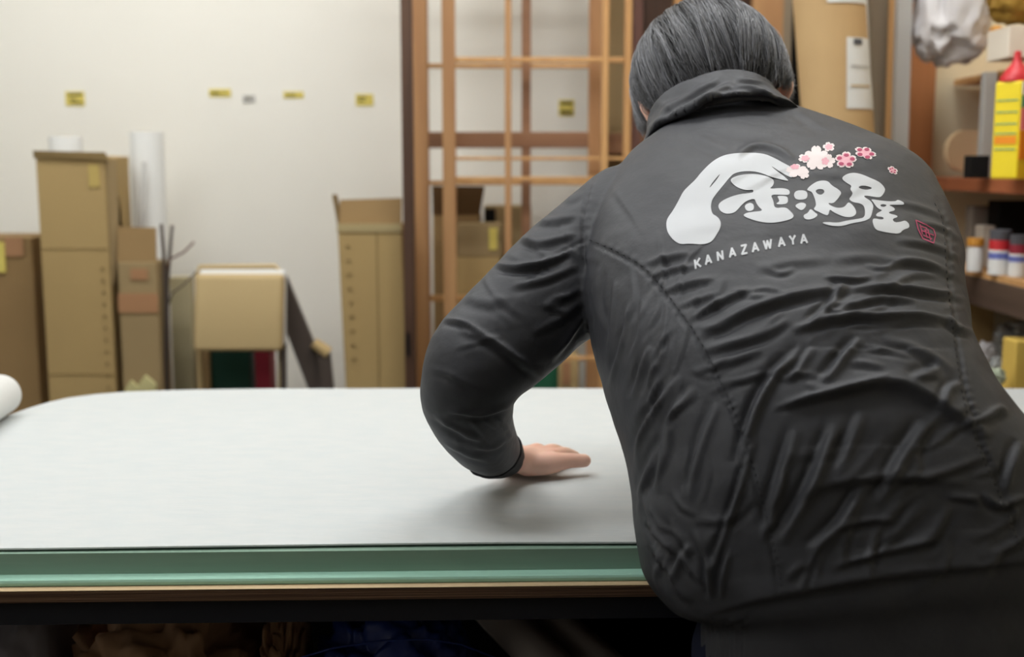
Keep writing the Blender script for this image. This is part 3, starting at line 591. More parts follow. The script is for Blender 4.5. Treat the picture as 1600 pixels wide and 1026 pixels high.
# ---- jacket torso: rows = Lx,Ly,Rx,Ry,Y,back thickness,front thickness,tilt
T = [(1096, 1075, 1700, 1000, 1.015, .100, .10, 6),
     (1094, 1010, 1700, 940, 1.015, .103, .10, 7),
     (1092, 965, 1703, 885, 1.02, .108, .10, 9),
     (1050, 955, 1708, 850, 1.03, .126, .10, 14),
     (1016, 920, 1704, 815, 1.035, .131, .10, 17),
     (998, 870, 1680, 775, 1.045, .136, .095, 20),
     (988, 800, 1628, 732, 1.06, .144, .09, 25),
     (980, 730, 1575, 685, 1.085, .152, .09, 29),
     (962, 655, 1532, 632, 1.115, .153, .10, 33),
     (944, 590, 1504, 572, 1.145, .146, .11, 36),
     (926, 525, 1502, 517, 1.18, .135, .12, 39),
     (914, 465, 1497, 462, 1.215, .124, .12, 42),
     (914, 410, 1495, 416, 1.25, .112, .12, 44),
     (922, 360, 1485, 370, 1.28, .099, .11, 46),
     (940, 315, 1468, 325, 1.31, .085, .10, 47),
     (966, 272, 1442, 280, 1.34, .066, .09, 48),
     (1000, 235, 1385, 238, 1.37, .048, .08, 50),
     (1035, 208, 1310, 202, 1.395, .036, .07, 50),
     (1062, 190, 1240, 178, 1.415, .03, .06, 50)]
T = cr(T, 4); MR = 96; rings = []
th = np.linspace(0, 2*math.pi, MR, endpoint=False)
for lx, ly, rx, ry, Y, bb, bf, tl_ in T:
    A = at(lx, ly, Y); B = at(rx, ry, Y); C = (A+B)/2; W = (B-A)/2; al = math.radians(tl_); N = V(0, -math.cos(al), math.sin(al))
    ct, st = np.cos(th), np.sin(th); ex = .82
    cx = np.sign(ct)*np.abs(ct)**ex; sy = np.sign(st)*np.abs(st)**ex
    bb_ = np.where(sy > 0, bb, bf)
    rings.append(C+cx[:, None]*W+(sy*bb_)[:, None]*N)
mb_torso = loft(rings, MR)
# ---- sleeves
def sleeve(rows, m=48):
    R = cr(rows, 5); out = []; t_ = np.linspace(0, 2*math.pi, m, endpoint=False)
    AB = [(at(r[0], r[1], r[2]), at(r[3], r[4], r[5]), r[6]) for r in R]; CC = np.array([(a+b)/2 for a, b, _ in AB]); ax = np.gradient(CC, axis=0)
    for j in range(3): ax = np.vstack([ax[:1], (ax[:-2]+ax[1:-1]+ax[2:])/3, ax[-1:]])
    for (A, B, k), C, x_ in zip(AB, CC, ax):
        H = (B-A)/2; l = np.linalg.norm(H); D = np.cross(H, x_); D /= np.linalg.norm(D)
        if D@(C-CAM) < 0: D = -D
        out.append(C+np.cos(t_)[:, None]*H+np.sin(t_)[:, None]*D*l*k)
    return out
SL = [(1010, 262, 1.335, 985, 470, 1.31, .75),
      (948, 262, 1.325, 935, 520, 1.28, .75),
      (890, 306, 1.31, 905, 540, 1.26, .72),
      (825, 362, 1.29, 880, 566, 1.24, .75),
      (761, 424, 1.26, 856, 586, 1.225, .82),
      (706, 484, 1.235, 832, 604, 1.215, .9),
      (668, 545, 1.215, 812, 618, 1.215, .95),
      (658, 605, 1.215, 802, 630, 1.235, .95),
      (668, 662, 1.235, 799, 644, 1.27, .95),
      (695, 702, 1.27, 801, 662, 1.31, .95),
      (727, 726, 1.31, 803, 676, 1.345, .95),
      (747, 734, 1.335, 802, 683, 1.36, .9)]
sl_rings = sleeve(SL)
RA = [(1380, 300, 1.36, 1455, 470, 1.34, .7), (1418, 335, 1.39, 1474, 470, 1.37, .62), (1418, 385, 1.46, 1474, 490, 1.43, .6), (1395, 450, 1.54, 1448, 550, 1.51, .7), (1360, 520, 1.60, 1415, 610, 1.57, .8), (1320, 590, 1.66, 1370, 650, 1.64, .85)]
ra_rings = sleeve(RA)
v, n, f = remesh([mb_torso, loft(sl_rings, 48), loft(ra_rings, 48)], .0028, 10)
# ---- folds: strokes traced in image pixels displace the camera-facing cloth
px = topx(v); vd = v-CAM; vd /= np.linalg.norm(vd, axis=1)[:, None]; facing = np.clip(-(vd*n).sum(1)*2.2, 0, 1)
disp = np.zeros(len(v))
def stroke(pts, a, w_, kind='fold', pucker=0, mask=None):
    pts = cr([(p[0], p[1]) for p in pts], 5) if len(pts) > 2 else np.array(pts, float)
    lo = pts.min(0)-6*w_; hi = pts.max(0)+6*w_
    idx = np.where((px[:, 0] > lo[0]) & (px[:, 0] < hi[0]) & (px[:, 1] > lo[1]) & (px[:, 1] < hi[1]) & (facing > 0))[0]
    if mask is not None: idx = idx[mask[idx]]
    if not len(idx): return
    q = px[idx]; best = np.full(len(idx), 1e9); s = np.zeros(len(idx)); tt = np.zeros(len(idx))
    seg = np.linalg.norm(np.diff(pts, axis=0), axis=1); cum = np.concatenate([[0], np.cumsum(seg)]); Ltot = cum[-1]
    for i in range(len(pts)-1):
        d = pts[i+1]-pts[i]; l = seg[i]+1e-9; d = d/l; r = q-pts[i]; u = np.clip(r@d, 0, l); c = r-u[:, None]*d; dist = np.hypot(c[:, 0], c[:, 1])
        b = dist < best; best[b] = dist[b]; s[b] = np.where((d[0]*r[b, 1]-d[1]*r[b, 0]) > 0, 1, -1)*dist[b]; tt[b] = (cum[i]+u[b])/Ltot
    env = np.clip(np.sin(np.pi*np.clip(tt, 0, 1)), 0, 1)**.6; a_ = a/1000
    if kind == 'fold': h = a_*(np.exp(-(s/w_)**2)-.75*np.exp(-((s-1.7*w_)/w_)**2))*env
    elif kind == 'ridge': h = a_*np.exp(-(s/w_)**2)*env
    elif kind == 'step': h = a_*np.where(s < 0, np.exp(s/(3.5*w_)), np.exp(-(s/w_*1.2)**2))*env-.25*a_*np.where(s > 0, np.exp(-((s-2.5*w_)/(2*w_))**2), 0)*env
    elif kind == 'seam':
        h = -a_*np.exp(-(s/w_)**2)*(1+0*tt)+.18*a_*np.exp(-((np.abs(s)-2.2*w_)/(1.3*w_))**2)
        if pucker: h = h+pucker/1000*np.exp(-((s+1.5*w_)/(2.5*w_))**2)*np.sin(tt*Ltot/13*2*np.pi+1.3*np.sin(tt*Ltot/31))*(.5+.5*np.sin(tt*Ltot/47))
        h = h*np.clip(np.minimum(tt, 1-tt)*12+.2, 0, 1)
    disp[idx] += h*facing[idx]
S = [([(1009, 413), (1039, 403), (1079, 396)], 2.2, 6), ([(1018, 432), (1050, 421), (1088, 416)], 2.2, 5), ([(1035, 455), (1079, 443), (1115, 436)], 2.5, 6),
     ([(1060, 478), (1090, 468), (1125, 458)], 1.8, 5), ([(1079, 498), (1112, 478), (1160, 456), (1170, 450)], 3.0, 6),
     ([(1092, 521), (1145, 496), (1198, 476), (1260, 459), (1330, 450)], 4, 8), ([(1100, 548), (1152, 533), (1198, 519), (1230, 500)], 3, 8),
     ([(1110, 575), (1150, 560), (1190, 545)], 2, 8), ([(1208, 637), (1240, 629), (1280, 619), (1339, 606), (1388, 592)], 3, 6),
     ([(936, 420), (930, 469), (940, 519)][::-1], 2, 6), ([(983, 473), (976, 516), (963, 565), (950, 612)], 2.5, 5),
     ([(962, 440), (955, 500), (948, 560)], 2, 6), ([(1016, 539), (1003, 572), (989, 622)], 3, 6), ([(1059, 585), (1026, 638), (999, 690), (992, 740)], 3.5, 7),
     ([(1085, 605), (1056, 642), (1039, 700), (1025, 770)], 3.5, 8), ([(1120, 630), (1095, 700), (1075, 780)], 3, 9), ([(1005, 470), (1000, 520), (985, 560)], 1.8, 5), ([(1045, 540), (1020, 580), (1010, 620)], 2, 5),
     ([(1255, 550), (1218, 579), (1192, 618), (1172, 668), (1158, 730)], 5.5, 9), ([(1289, 432), (1332, 436), (1362, 432)], 2.5, 4),
     ([(1330, 452), (1380, 448), (1450, 456), (1492, 462), (1514, 472)], 4, 6), ([(1310, 484), (1349, 471), (1385, 466), (1430, 470)], 3, 6),
     ([(1240, 516), (1299, 501), (1339, 496), (1372, 497), (1432, 494), (1484, 502)], 5.0, 6), ([(1319, 511), (1372, 507), (1432, 502), (1470, 508)], 2.5, 4),
     ([(1478, 496), (1498, 513), (1523, 521)], 4, 6), ([(1316, 440), (1303, 470), (1266, 508)], 3, 7), ([(1345, 530), (1320, 556), (1299, 585), (1280, 600)], 4, 8),
     ([(1270, 540), (1250, 575), (1225, 600)], 2.5, 7), ([(1380, 530), (1420, 540), (1460, 560), (1490, 580)], 2.2, 9),
     ([(1450, 655), (1420, 700), (1395, 740), (1375, 790)], 4.5, 11), ([(1405, 748), (1465, 740), (1541, 712)], 2.5, 8), ([(1595, 690), (1578, 730), (1572, 765)], 4, 8),
     ([(1530, 660), (1560, 640), (1575, 650)], 3, 8), ([(1470, 575), (1440, 590), (1420, 600)], 3, 10), ([(1500, 600), (1480, 612), (1470, 640)], 3, 8),
     ([(1012, 815), (1030, 840), (1050, 858)], 4, 5), ([(1180, 680), (1150, 784), (1112, 890)], 4, 6), ([(1034, 690), (1010, 740), (996, 800)], 3, 7),
     ([(1245, 670), (1218, 760), (1200, 830)], 4, 10), ([(1308, 660), (1268, 760), (1220, 848)], 5, 11), ([(1352, 756), (1312, 820), (1264, 862)], 4.5, 10), ([(1350, 640), (1330, 690), (1310, 740)], 3, 10),
     ([(1300, 884), (1360, 866), (1442, 846), (1470, 842)], 3.5, 7), ([(1300, 824), (1360, 812), (1400, 812)], 3, 7), ([(1420, 860), (1460, 830), (1480, 790)], 3, 10),
     ([(1480, 775), (1520, 780), (1530, 790)], 3, 6), ([(1535, 770), (1560, 790), (1600, 775)], 4, 7), ([(1080, 850), (1060, 880), (1050, 910)], 3, 7), ([(1030, 860), (1060, 920), (1080, 940)], 3, 8), ([(1140, 860), (1130, 900), (1128, 935)], 4, 6), ([(1105, 870), (1108, 905), (1112, 935)], 3.5, 6),
     ([(1150, 240), (1178, 226), (1212, 231), (1240, 250)], 3.0, 6), ([(1060, 200), (1110, 222), (1150, 238)], 1.5, 8), ([(1100, 190), (1170, 200), (1230, 196)], 1.5, 9), ([(1240, 165), (1270, 190), (1300, 200)], 1.5, 7),
     ([(1395, 315), (1450, 327), (1495, 350)], 1.8, 6), ([(1440, 347), (1475, 358), (1508, 380)], 2.2, 5), ([(1400, 375), (1460, 385), (1510, 410)], 2.2, 6), ([(1380, 405), (1450, 412), (1512, 440)], 2, 6),
     ([(1300, 405), (1350, 400), (1400, 404)], 1.2, 9), ([(1180, 420), (1240, 408), (1300, 404)], 1.2, 9), ([(955, 290), (985, 330), (1010, 370)], .8, 7)]
SLV = [([(768, 408), (799, 416), (847, 411), (890, 392)], 5, 6), ([(800, 446), (850, 436), (903, 414)], 2.2, 7), ([(692, 499), (729, 506), (757, 524)], 3.5, 5),
       ([(722, 512), (773, 535), (814, 565), (855, 590)], 4, 8), ([(858, 562), (885, 530), (914, 490)], 3, 8), ([(700, 640), (751, 647), (797, 634)], 3, 6),
       ([(680, 650), (715, 672), (755, 690)], 2.5, 6), ([(668, 575), (705, 585), (750, 610)], 1.6, 6), ([(815, 335), (850, 345), (900, 335)], 2.5, 7), ([(800, 365), (840, 378), (900, 365)], 2.5, 7),
       ([(860, 300), (885, 310), (910, 300)], 2, 6), ([(850, 480), (880, 465), (910, 450)], 2, 7), ([(830, 520), (870, 500), (908, 470)], 2, 8), ([(720, 460), (760, 470), (800, 465)], 1.5, 10), ([(740, 700), (770, 700), (800, 680)], 2.2, 5), ([(690, 690), (730, 712), (765, 720)], 2.2, 5), ([(775, 650), (790, 665), (800, 682)], 2, 4)]
for p_, a_, w_ in S+SLV: stroke(p_, a_*1.25, w_*.8)
rs = np.random.RandomState(8)
def litter(n_, x0, x1, y0, y1, ang, spread, l0, l1, a0, a1, w0, w1):
    for _ in range(n_):
        x, y = rs.uniform(x0, x1), rs.uniform(y0, y1); an = math.radians(ang+rs.uniform(-spread, spread)); l = rs.uniform(l0, l1); bend = rs.uniform(-.18, .18)*l
        d_ = V(math.cos(an), -math.sin(an)); n_2 = V(d_[1], -d_[0])
        if d_[0] < 0: d_ = -d_
        c = V(x, y); stroke([c-d_*l/2, c+n_2*bend, c+d_*l/2], rs.uniform(a0, a1), rs.uniform(w0, w1))
litter(26, 940, 1120, 420, 760, 72, 14, 50, 130, .8, 2.0, 3, 5)
litter(34, 1100, 1500, 410, 600, 10, 22, 40, 120, .7, 1.9, 3, 6)
litter(34, 1120, 1600, 640, 900, 50, 30, 40, 140, 1.0, 2.4, 4, 8)
litter(16, 1010, 1110, 780, 950, 110, 30, 30, 80, 1.2, 2.6, 3, 5)
litter(10, 960, 1400, 200, 330, 15, 40, 40, 110, .3, .8, 4, 8)
litter(30, 680, 910, 320, 700, -20, 40, 30, 110, .7, 1.8, 3, 7)
stroke([(1225, 632), (1290, 618), (1350, 604), (1395, 600), (1432, 612), (1465, 630), (1498, 652), (1548, 684)], 10, 9, 'step')
stroke([(1240, 775), (1300, 755), (1360, 747), (1430, 746), (1512, 754)], 6, 8, 'step')
stroke([(1098, 958), (1130, 950), (1176, 936), (1240, 923), (1300, 911), (1380, 898), (1480, 886), (1640, 872)], 6, 7, 'step')
SEAM1 = [(914, 376), (960, 396), (1004, 422), (1045, 470), (1090, 535), (1130, 615), (1160, 690), (1186, 780), (1208, 870), (1218, 930)]
SEAM2 = [(1462, 310), (1478, 350), (1484, 430), (1492, 500), (1500, 560), (1512, 630), (1535, 700), (1570, 780), (1602, 860)]
ARM = [(934, 262), (920, 290), (913, 330), (912, 376), (916, 430), (922, 480), (924, 520)]
stroke(SEAM1, 2.2, 2.6, 'seam', .7); stroke(SEAM2, 2.0, 2.6, 'seam', .8); stroke(ARM, 2.4, 2.8, 'seam', .3)
stroke([(914, 376), (880, 392), (850, 415), (820, 440)], 1.4, 3, 'seam', .8)
nz = np.array([noise.fractal(Vector((p[0]*9, p[1]*9, p[2]*16)), 1, 2, 3) for p in v[::1]]) if True else 0
bandm = np.clip((px[:, 1]-(965-(px[:, 0]-1100)*.17))/12, 0, 1)*(px[:, 0] > 1085)
rib = np.where((px[:, 0] < 1168) & (bandm > 0), .0012*np.sin(px[:, 0]/7.5*2*np.pi), 0)*bandm
v2 = v+n*(disp*(1-bandm*.6)+nz*.0025*(1-.5*bandm)+rib)[:, None]
def jm(name, vv, ff, m, parent, label=None):
    mb = MB(); mb.v = [tuple(q) for q in vv]; mb.f = ff; return mk(name, mb, m, parent, smooth=True, label=label)
jacket = jm('jacket', v2, f, M_jacket, person, 'charcoal padded nylon jacket with white printed logo')
bvh = BVHTree.FromPolygons([tuple(q) for q in v2], f)
def hit(x, y, off):
    d = FW+V(1, 0, 0)*(x-800)/FPX+UPV*(513-y)/FPX; d /= np.linalg.norm(d)
    h = bvh.ray_cast(Vector(CAM), Vector(d))
    if h[0] is None: return None
    return V(*h[0])-d*off
# ---- printed logo laid on the cloth
def chaikin(P, k=2):
    P = np.array(P, float)
    for _ in range(k):
        Q = np.roll(P, -1, 0); P = np.stack([P*.75+Q*.25, P*.25+Q*.75], 1).reshape(-1, 2)
    return P
def decal(name, shapes, m, off, step=3.0, parent=None, label=None):
    bm = bmesh.new(); allp = []
    for loops in shapes:
        tri = tessellate_polygon([[Vector((p[0], p[1], 0)) for p in l] for l in loops]); pts = [p for l in loops for p in l]
        vs = [bm.verts.new((p[0], p[1], 0)) for p in pts]; allp += pts
        for t_ in tri:
            try: bm.faces.new([vs[i] for i in t_])
            except ValueError: pass
    A_ = np.array(allp); lo, hi = A_.min(0), A_.max(0)
    for ax in (0, 1):
        nn_ = [0, 0, 0]; nn_[ax] = 1; q = lo[ax]+step
        while q < hi[ax]:
            c = [0, 0, 0]; c[ax] = q; bmesh.ops.bisect_plane(bm, geom=bm.verts[:]+bm.edges[:]+bm.faces[:], plane_co=c, plane_no=nn_); q += step
    bm.verts.index_update(); P = []; ok = []
    for q in bm.verts:
        h = hit(q.co.x, q.co.y, off); ok.append(h is not None); P.append(h if h is not None else V(0, 0, 0))
    mb = MB(); mb.v = [tuple(q) for q in P]; mb.f = [tuple(x.index for x in ff.verts) for ff in bm.faces if all(ok[x.index] for x in ff.verts)]
    bm.free(); o = mk(name, mb, m, parent or jacket, smooth=True, label=label); return o
cA = lambda P: chaikin([(1020+x/5.7, 220+y/5.7) for x, y in P])
cB = lambda P, k=2: chaikin([(1220+x/5.4, 210+y/5.4) for x, y in P], k)
big = cA([(120, 720), (135, 680), (180, 620), (230, 530), (270, 450), (320, 400), (380, 345), (430, 280), (520, 190), (600, 140), (680, 115), (800, 105), (980, 108), (1080, 150), (1180, 205), (1240, 235), (1245, 325), (1225, 325), (1150, 285), (1042, 213), (1100, 265), (1170, 315), (1218, 360), (1150, 345), (1050, 320), (980, 290), (900, 270), (800, 270), (720, 290), (680, 330), (640, 380), (590, 440), (550, 490), (525, 530), (515, 590), (530, 650), (560, 665), (590, 690), (608, 730), (600, 780), (570, 830), (540, 880), (500, 910), (430, 922), (320, 912), (250, 922), (190, 890), (140, 830), (122, 780)])
slit = cA([(500, 425), (520, 385), (560, 335), (605, 285), (580, 330), (540, 380)])
kin = cA([(685, 350), (720, 320), (800, 298), (900, 293), (1000, 308), (1060, 333), (1082, 360), (1070, 400), (1035, 428), (1140, 418), (1205, 430), (1222, 452), (1215, 482), (1150, 480), (1045, 478), (1075, 530), (1082, 602), (1180, 588), (1220, 620), (1258, 660), (1245, 690), (1180, 712), (1060, 732), (960, 722), (870, 697), (800, 665), (830, 640), (900, 630), (985, 622), (940, 585), (915, 540), (905, 513), (840, 530), (790, 570), (750, 620), (710, 645), (650, 650), (600, 625), (580, 580), (600, 545), (660, 510), (760, 475), (860, 465), (898, 457), (893, 432), (850, 440), (790, 430), (730, 400)])
dia = cA([(815, 575), (860, 548), (898, 560), (902, 612), (860, 628), (828, 615)])
sq = cA([(1105, 488), (1195, 490), (1205, 520), (1200, 558), (1140, 568), (1092, 560), (1128, 540), (1120, 512)])
d1 = cB([(108, 500), (135, 470), (215, 472), (228, 510), (215, 545), (160, 552), (120, 542)]); d2 = cB([(115, 600), (160, 573), (208, 578), (215, 605), (180, 642), (150, 630)]); d3 = cB([(188, 680), (230, 662), (250, 622), (290, 660), (315, 675), (292, 702), (240, 720), (200, 712)])
Rr = cB([(218, 465), (250, 430), (300, 398), (350, 386), (400, 393), (430, 430), (480, 458), (515, 490), (490, 530), (465, 560), (440, 582), (395, 577), (420, 600), (480, 622), (540, 612), (568, 568), (600, 588), (632, 630), (638, 672), (600, 697), (550, 697), (500, 682), (440, 652), (412, 628), (402, 682), (370, 677), (320, 652), (272, 630), (300, 600), (290, 550), (275, 510), (260, 482), (235, 475)])
Rh = cB([(288, 475), (320, 458), (362, 463), (370, 490), (340, 510), (310, 502)])
Ya = cB([(508, 370), (550, 335), (610, 320), (680, 333), (760, 368), (830, 398), (870, 438), (884, 470), (852, 522), (820, 532), (710, 512), (700, 525), (760, 560), (782, 600), (775, 640), (762, 690), (745, 712), (700, 732), (600, 747), (520, 773), (450, 772), (400, 764), (338, 742), (400, 738), (480, 745), (560, 725), (650, 712), (707, 700), (712, 640), (700, 600), (670, 580), (610, 572), (572, 545), (600, 515), (607, 490), (583, 460), (600, 432), (560, 412)])
Yh = cB([(652, 442), (690, 428), (762, 443), (770, 458), (720, 467), (670, 457)])
Y2 = cB([(755, 543), (860, 560), (968, 566), (985, 548), (1037, 570), (1042, 592), (1000, 594), (900, 592), (955, 615), (968, 640), (905, 655), (925, 670), (975, 680), (990, 696), (938, 712), (960, 742), (1010, 737), (1050, 723), (1082, 750), (1086, 787), (1032, 802), (1002, 838), (930, 832), (850, 817), (798, 802), (773, 742), (778, 703), (850, 720), (872, 708), (858, 694), (802, 690), (808, 664), (862, 640), (828, 628), (800, 602), (778, 567)])
Y2h = cB([(838, 592), (870, 586), (898, 598), (870, 612), (845, 608)])
shapes = [[big, slit], [kin], [dia], [sq], [d1], [d2], [d3], [Rr, Rh], [Ya, Yh], [Y2, Y2h]]
decal('logo_print', shapes, M_print, .0010, label='white brush-lettered print')
def rib_(pts, w_):
    P = np.array(pts, float); out = []
    for i in range(len(P)-1):
        d = P[i+1]-P[i]; d /= np.linalg.norm(d); nn_ = V(-d[1], d[0])*w_/2; e = d*w_*.25
        out.append([[tuple(P[i]-e+nn_), tuple(P[i+1]+e+nn_), tuple(P[i+1]+e-nn_), tuple(P[i]-e-nn_)]])
    return out
GL = {'K': [[(0, 0), (0, 1)], [(.62, 1), (.08, .45)], [(.2, .56), (.66, 0)]], 'A': [[(0, 0), (.36, 1), (.72, 0)], [(.14, .3), (.58, .3)]], 'N': [[(0, 0), (0, 1), (.62, 0), (.62, 1)]],
      'Z': [[(0, 1), (.6, 1), (0, 0), (.62, 0)]], 'W': [[(0, 1), (.22, 0), (.46, .95), (.7, 0), (.92, 1)]], 'Y': [[(0, 1), (.33, .48), (.66, 1)], [(.33, .48), (.33, 0)]]}
base = cr([(1087, 419), (1108, 411), (1135, 403), (1160, 396.5), (1198, 388.5), (1218, 384.5), (1240, 381), (1263, 378.5)], 8); cum = np.concatenate([[0], np.cumsum(np.linalg.norm(np.diff(base, axis=0), axis=1))])
adv = [('K', 0), ('A', 17.0), ('N', 37.0), ('A', 56), ('Z', 75.5), ('A', 92.5), ('W', 111), ('A', 134), ('Y', 152), ('A', 169)]
Hh = 12.8; letters = []
sc = (cum[-1]-11)/169
for ch, s0 in adv:
    s0 *= sc; p0 = np.array([np.interp(s0, cum, base[:, 0]), np.interp(s0, cum, base[:, 1])]); p1 = np.array([np.interp(s0+10, cum, base[:, 0]), np.interp(s0+10, cum, base[:, 1])])
    e = (p1-p0)/np.linalg.norm(p1-p0); u = V(-.10, -1); u = u/np.linalg.norm(u)*Hh
    for st_ in GL[ch]: letters += rib_([p0+e*x*Hh*.98+u*y for x, y in st_], 3.1)
decal('lettering_print', letters, M_print, .0010, label='white KANAZAWAYA lettering')
def flower(cx, cy, r, rot, sx=1, sy=1, sk=0, notch=.12):
    P = []
    for k in range(60):
        a_ = 2*math.pi*k/60; ph = (a_*5/(2*math.pi)) % 1; q = abs(ph-.5)*2
        rr_ = r*(.62+.38*math.cos(q*math.pi/2)**.6) - (r*notch if q < .12 else 0)
        x, y = rr_*math.cos(a_+rot)*sx, rr_*math.sin(a_+rot)*sy; P.append((1220+(cx+x+sk*y)/5.4, 210+(cy+y)/5.4))
    return [P]
decal('blossom_print', [flower(*q) for q in [(300, 200, 108, .3), (405, 104, 46, .1, 1.15, .9), (200, 200, 50, .8, 1.1, .8), (400, 225, 62, .5), (135, 305, 78, .2, 1.2, .75), (195, 330, 48, 0), (548, 215, 86, .4, 1.1, .85), (712, 155, 82, .9, 1.1, .68, .55), (945, 302, 46, .6, .9, .8, .5)]], M_pwhite, .0013, 2.5, label='white and pink cherry blossom print')
decal('blossom_print', [flower(*q) for q in [(405, 104, 30, .1, 1.15, .9), (207, 200, 34, .8, 1.1, .8), (548, 215, 72, .4, 1.1, .85), (712, 155, 66, .9, 1.1, .68, .5), (945, 302, 34, .6, .9, .8, .5), (118, 272, 34, .2, 1.2, .7), (375, 225, 34, .5)]], M_ppink, .0017, 2.5, label='pink blossom petals')
def petals(cx, cy, r, rot, pr, sx=1, sy=1, sk=0):
    out = []
    for k in range(5):
        a_ = rot+k*2*math.pi/5+math.pi/5; x, y = r*math.cos(a_)*sx, r*math.sin(a_)*sy; x += sk*y
        out.append([[(1220+(cx+x+pr*1.3*math.cos(b))/5.4, 210+(cy+y+pr*.8*math.sin(b))/5.4) for b in np.linspace(0, 2*math.pi, 12, endpoint=False)]])
    return out
for q_ in (petals(548, 215, 48, .4, 17, 1.2, .85), petals(712, 155, 44, .9, 17, 1.2, .8, .5), petals(945, 302, 20, .6, 7, 1, 1, .4)): decal('petal_print', q_, M_pcrim, .0022, 2.5, label='crimson petal centres')
B_ = lambda P: [(1220+x/5.4, 210+y/5.4) for x, y in P]
seal = []
for P in ([(1140, 722), (1160, 800), (1200, 878), (1290, 915), (1305, 850), (1290, 800), (1225, 760), (1140, 722)], [(1175, 760), (1195, 840)], [(1175, 770), (1230, 790), (1225, 820)], [(1190, 810), (1240, 830)], [(1205, 850), (1275, 880)], [(1240, 800), (1265, 890)], [(1240, 830), (1290, 850)], [(1215, 800), (1235, 870)]):
    seal += rib_(B_(P), 1.6)
decal('seal_print', seal, M_pcrim, .0018, 2.5, label='crimson seal mark')
# ---- stitching along the seams
for SM, o_ in ((SEAM1, 4.5), (SEAM2, -4.5)):
    mb = MB(); C_ = cr(SM, 30); cum_ = np.concatenate([[0], np.cumsum(np.linalg.norm(np.diff(C_, axis=0), axis=1))])
    for s0 in np.arange(6, cum_[-1], 11):
        p0 = V(np.interp(s0, cum_, C_[:, 0]), np.interp(s0, cum_, C_[:, 1])); p1 = V(np.interp(s0+4, cum_, C_[:, 0]), np.interp(s0+4, cum_, C_[:, 1]))
        d_ = (p1-p0); nn_ = V(-d_[1], d_[0])/4*-o_
        a_ = hit(*(p0+nn_), .0003); b_ = hit(*(p1+nn_), .0003)
        if a_ is not None and b_ is not None and np.linalg.norm(a_-b_) < .02: mb.tube([a_, b_], .0005, 5)
    mk('seam_stitching', mb, M_cuff, jacket, label='dark stitches')
# ---- collar
def ringpts(C, a, b, Rv, Bv, m): 
    t_ = np.linspace(0, 2*math.pi, m, endpoint=False); return C+np.cos(t_)[:, None]*Rv*a+np.sin(t_)[:, None]*Bv*b
roll_ = math.radians(11); RV = V(math.cos(roll_), 0, math.sin(roll_))
def frame(bend):
    U = V(-math.sin(roll_)*math.cos(bend), math.sin(bend), math.cos(bend)*math.cos(roll_)); U -= RV*(U@RV); U /= np.linalg.norm(U); return U, np.cross(U, RV)
UN, FN = frame(math.radians(48))
Cb = at(1130, 212, 1.392); mcol = 90; rings = []
prof = [(0, .098, .060, 0), (.012, .093, .058, .0), (.026, .087, .056, .0), (.042, .083, .055, .0), (.054, .081, .054, 0), (.057, .0785, .0515, 0), (.053, .0755, .0485, 0), (.03, .075, .048, 0), (.0, .078, .048, 0)]
for h, a_, b_, _ in prof: rings.append(ringpts(Cb+UN*h, a_, b_, RV, -FN, mcol))
mbc = loft(rings, mcol, cap=False)
mbc.f += [(8*mcol+k, 8*mcol+(k+1) % mcol, (k+1) % mcol, k) for k in range(mcol)]
cv, cn, cf = remesh([mbc], .0022, 4)
px = topx(cv); vd = cv-CAM; vd /= np.linalg.norm(vd, axis=1)[:, None]; facing = np.clip(-(vd*cn).sum(1)*2.2, 0, 1); disp = np.zeros(len(cv))
for p_, a_, w_ in [([(1006, 206), (1050, 182), (1100, 156), (1146, 130)], 7, 5), ([(1060, 180), (1110, 155), (1160, 146), (1215, 152)], 5, 4), ([(1140, 138), (1180, 140), (1225, 158)], 5, 4), ([(1030, 178), (1080, 148), (1125, 124)], 3, 5), ([(1150, 122), (1190, 128), (1222, 146)], 3, 4), ([(1020, 196), (1040, 176), (1046, 160)], 3, 4)]: stroke(p_, a_, w_)
cnz = np.array([noise.fractal(Vector((p[0]*14, p[1]*14, p[2]*30)), 1, 2, 3) for p in cv])
jm('collar', cv+cn*(disp+cnz*.003)[:, None], cf, M_jacket, jacket, 'upturned charcoal collar')
# ---- cuff
Cc0 = (at(752, 735, 1.34)+at(803, 688, 1.365))/2; cr_last = sl_rings[-1]; Cc = cr_last.mean(0)
axd = Cc-sl_rings[-4].mean(0); axd = V(.022, .020, -.008); 
CU = sleeve([(738, 735, 1.328, 803, 678, 1.352, .92), (748, 738, 1.338, 805, 683, 1.36, .92), (766, 742, 1.352, 808, 692, 1.373, .88), (784, 742, 1.367, 811, 704, 1.386, .84)])
c1 = CU[-1]; m1 = c1.mean(0); c2 = CU[-6]; m2_ = c2.mean(0)
CU += [m1+(c1-m1)*.93+(m1-m2_)*.04, m1+(c1-m1)*.84, m2_+(c2-m2_)*.80]
crm = np.array([1+.012*math.sin(k*2*math.pi/48*12) for k in range(48)])
CU = [r.mean(0)+(r-r.mean(0))*crm[:, None]*1.07 for r in CU]
CU = [CU[0].mean(0)+(CU[0]-CU[0].mean(0))*.78]+CU
mk('cuff', loft(CU, 48, cap=False), M_cuff, jacket, smooth=True, label='black gathered sleeve cuff')
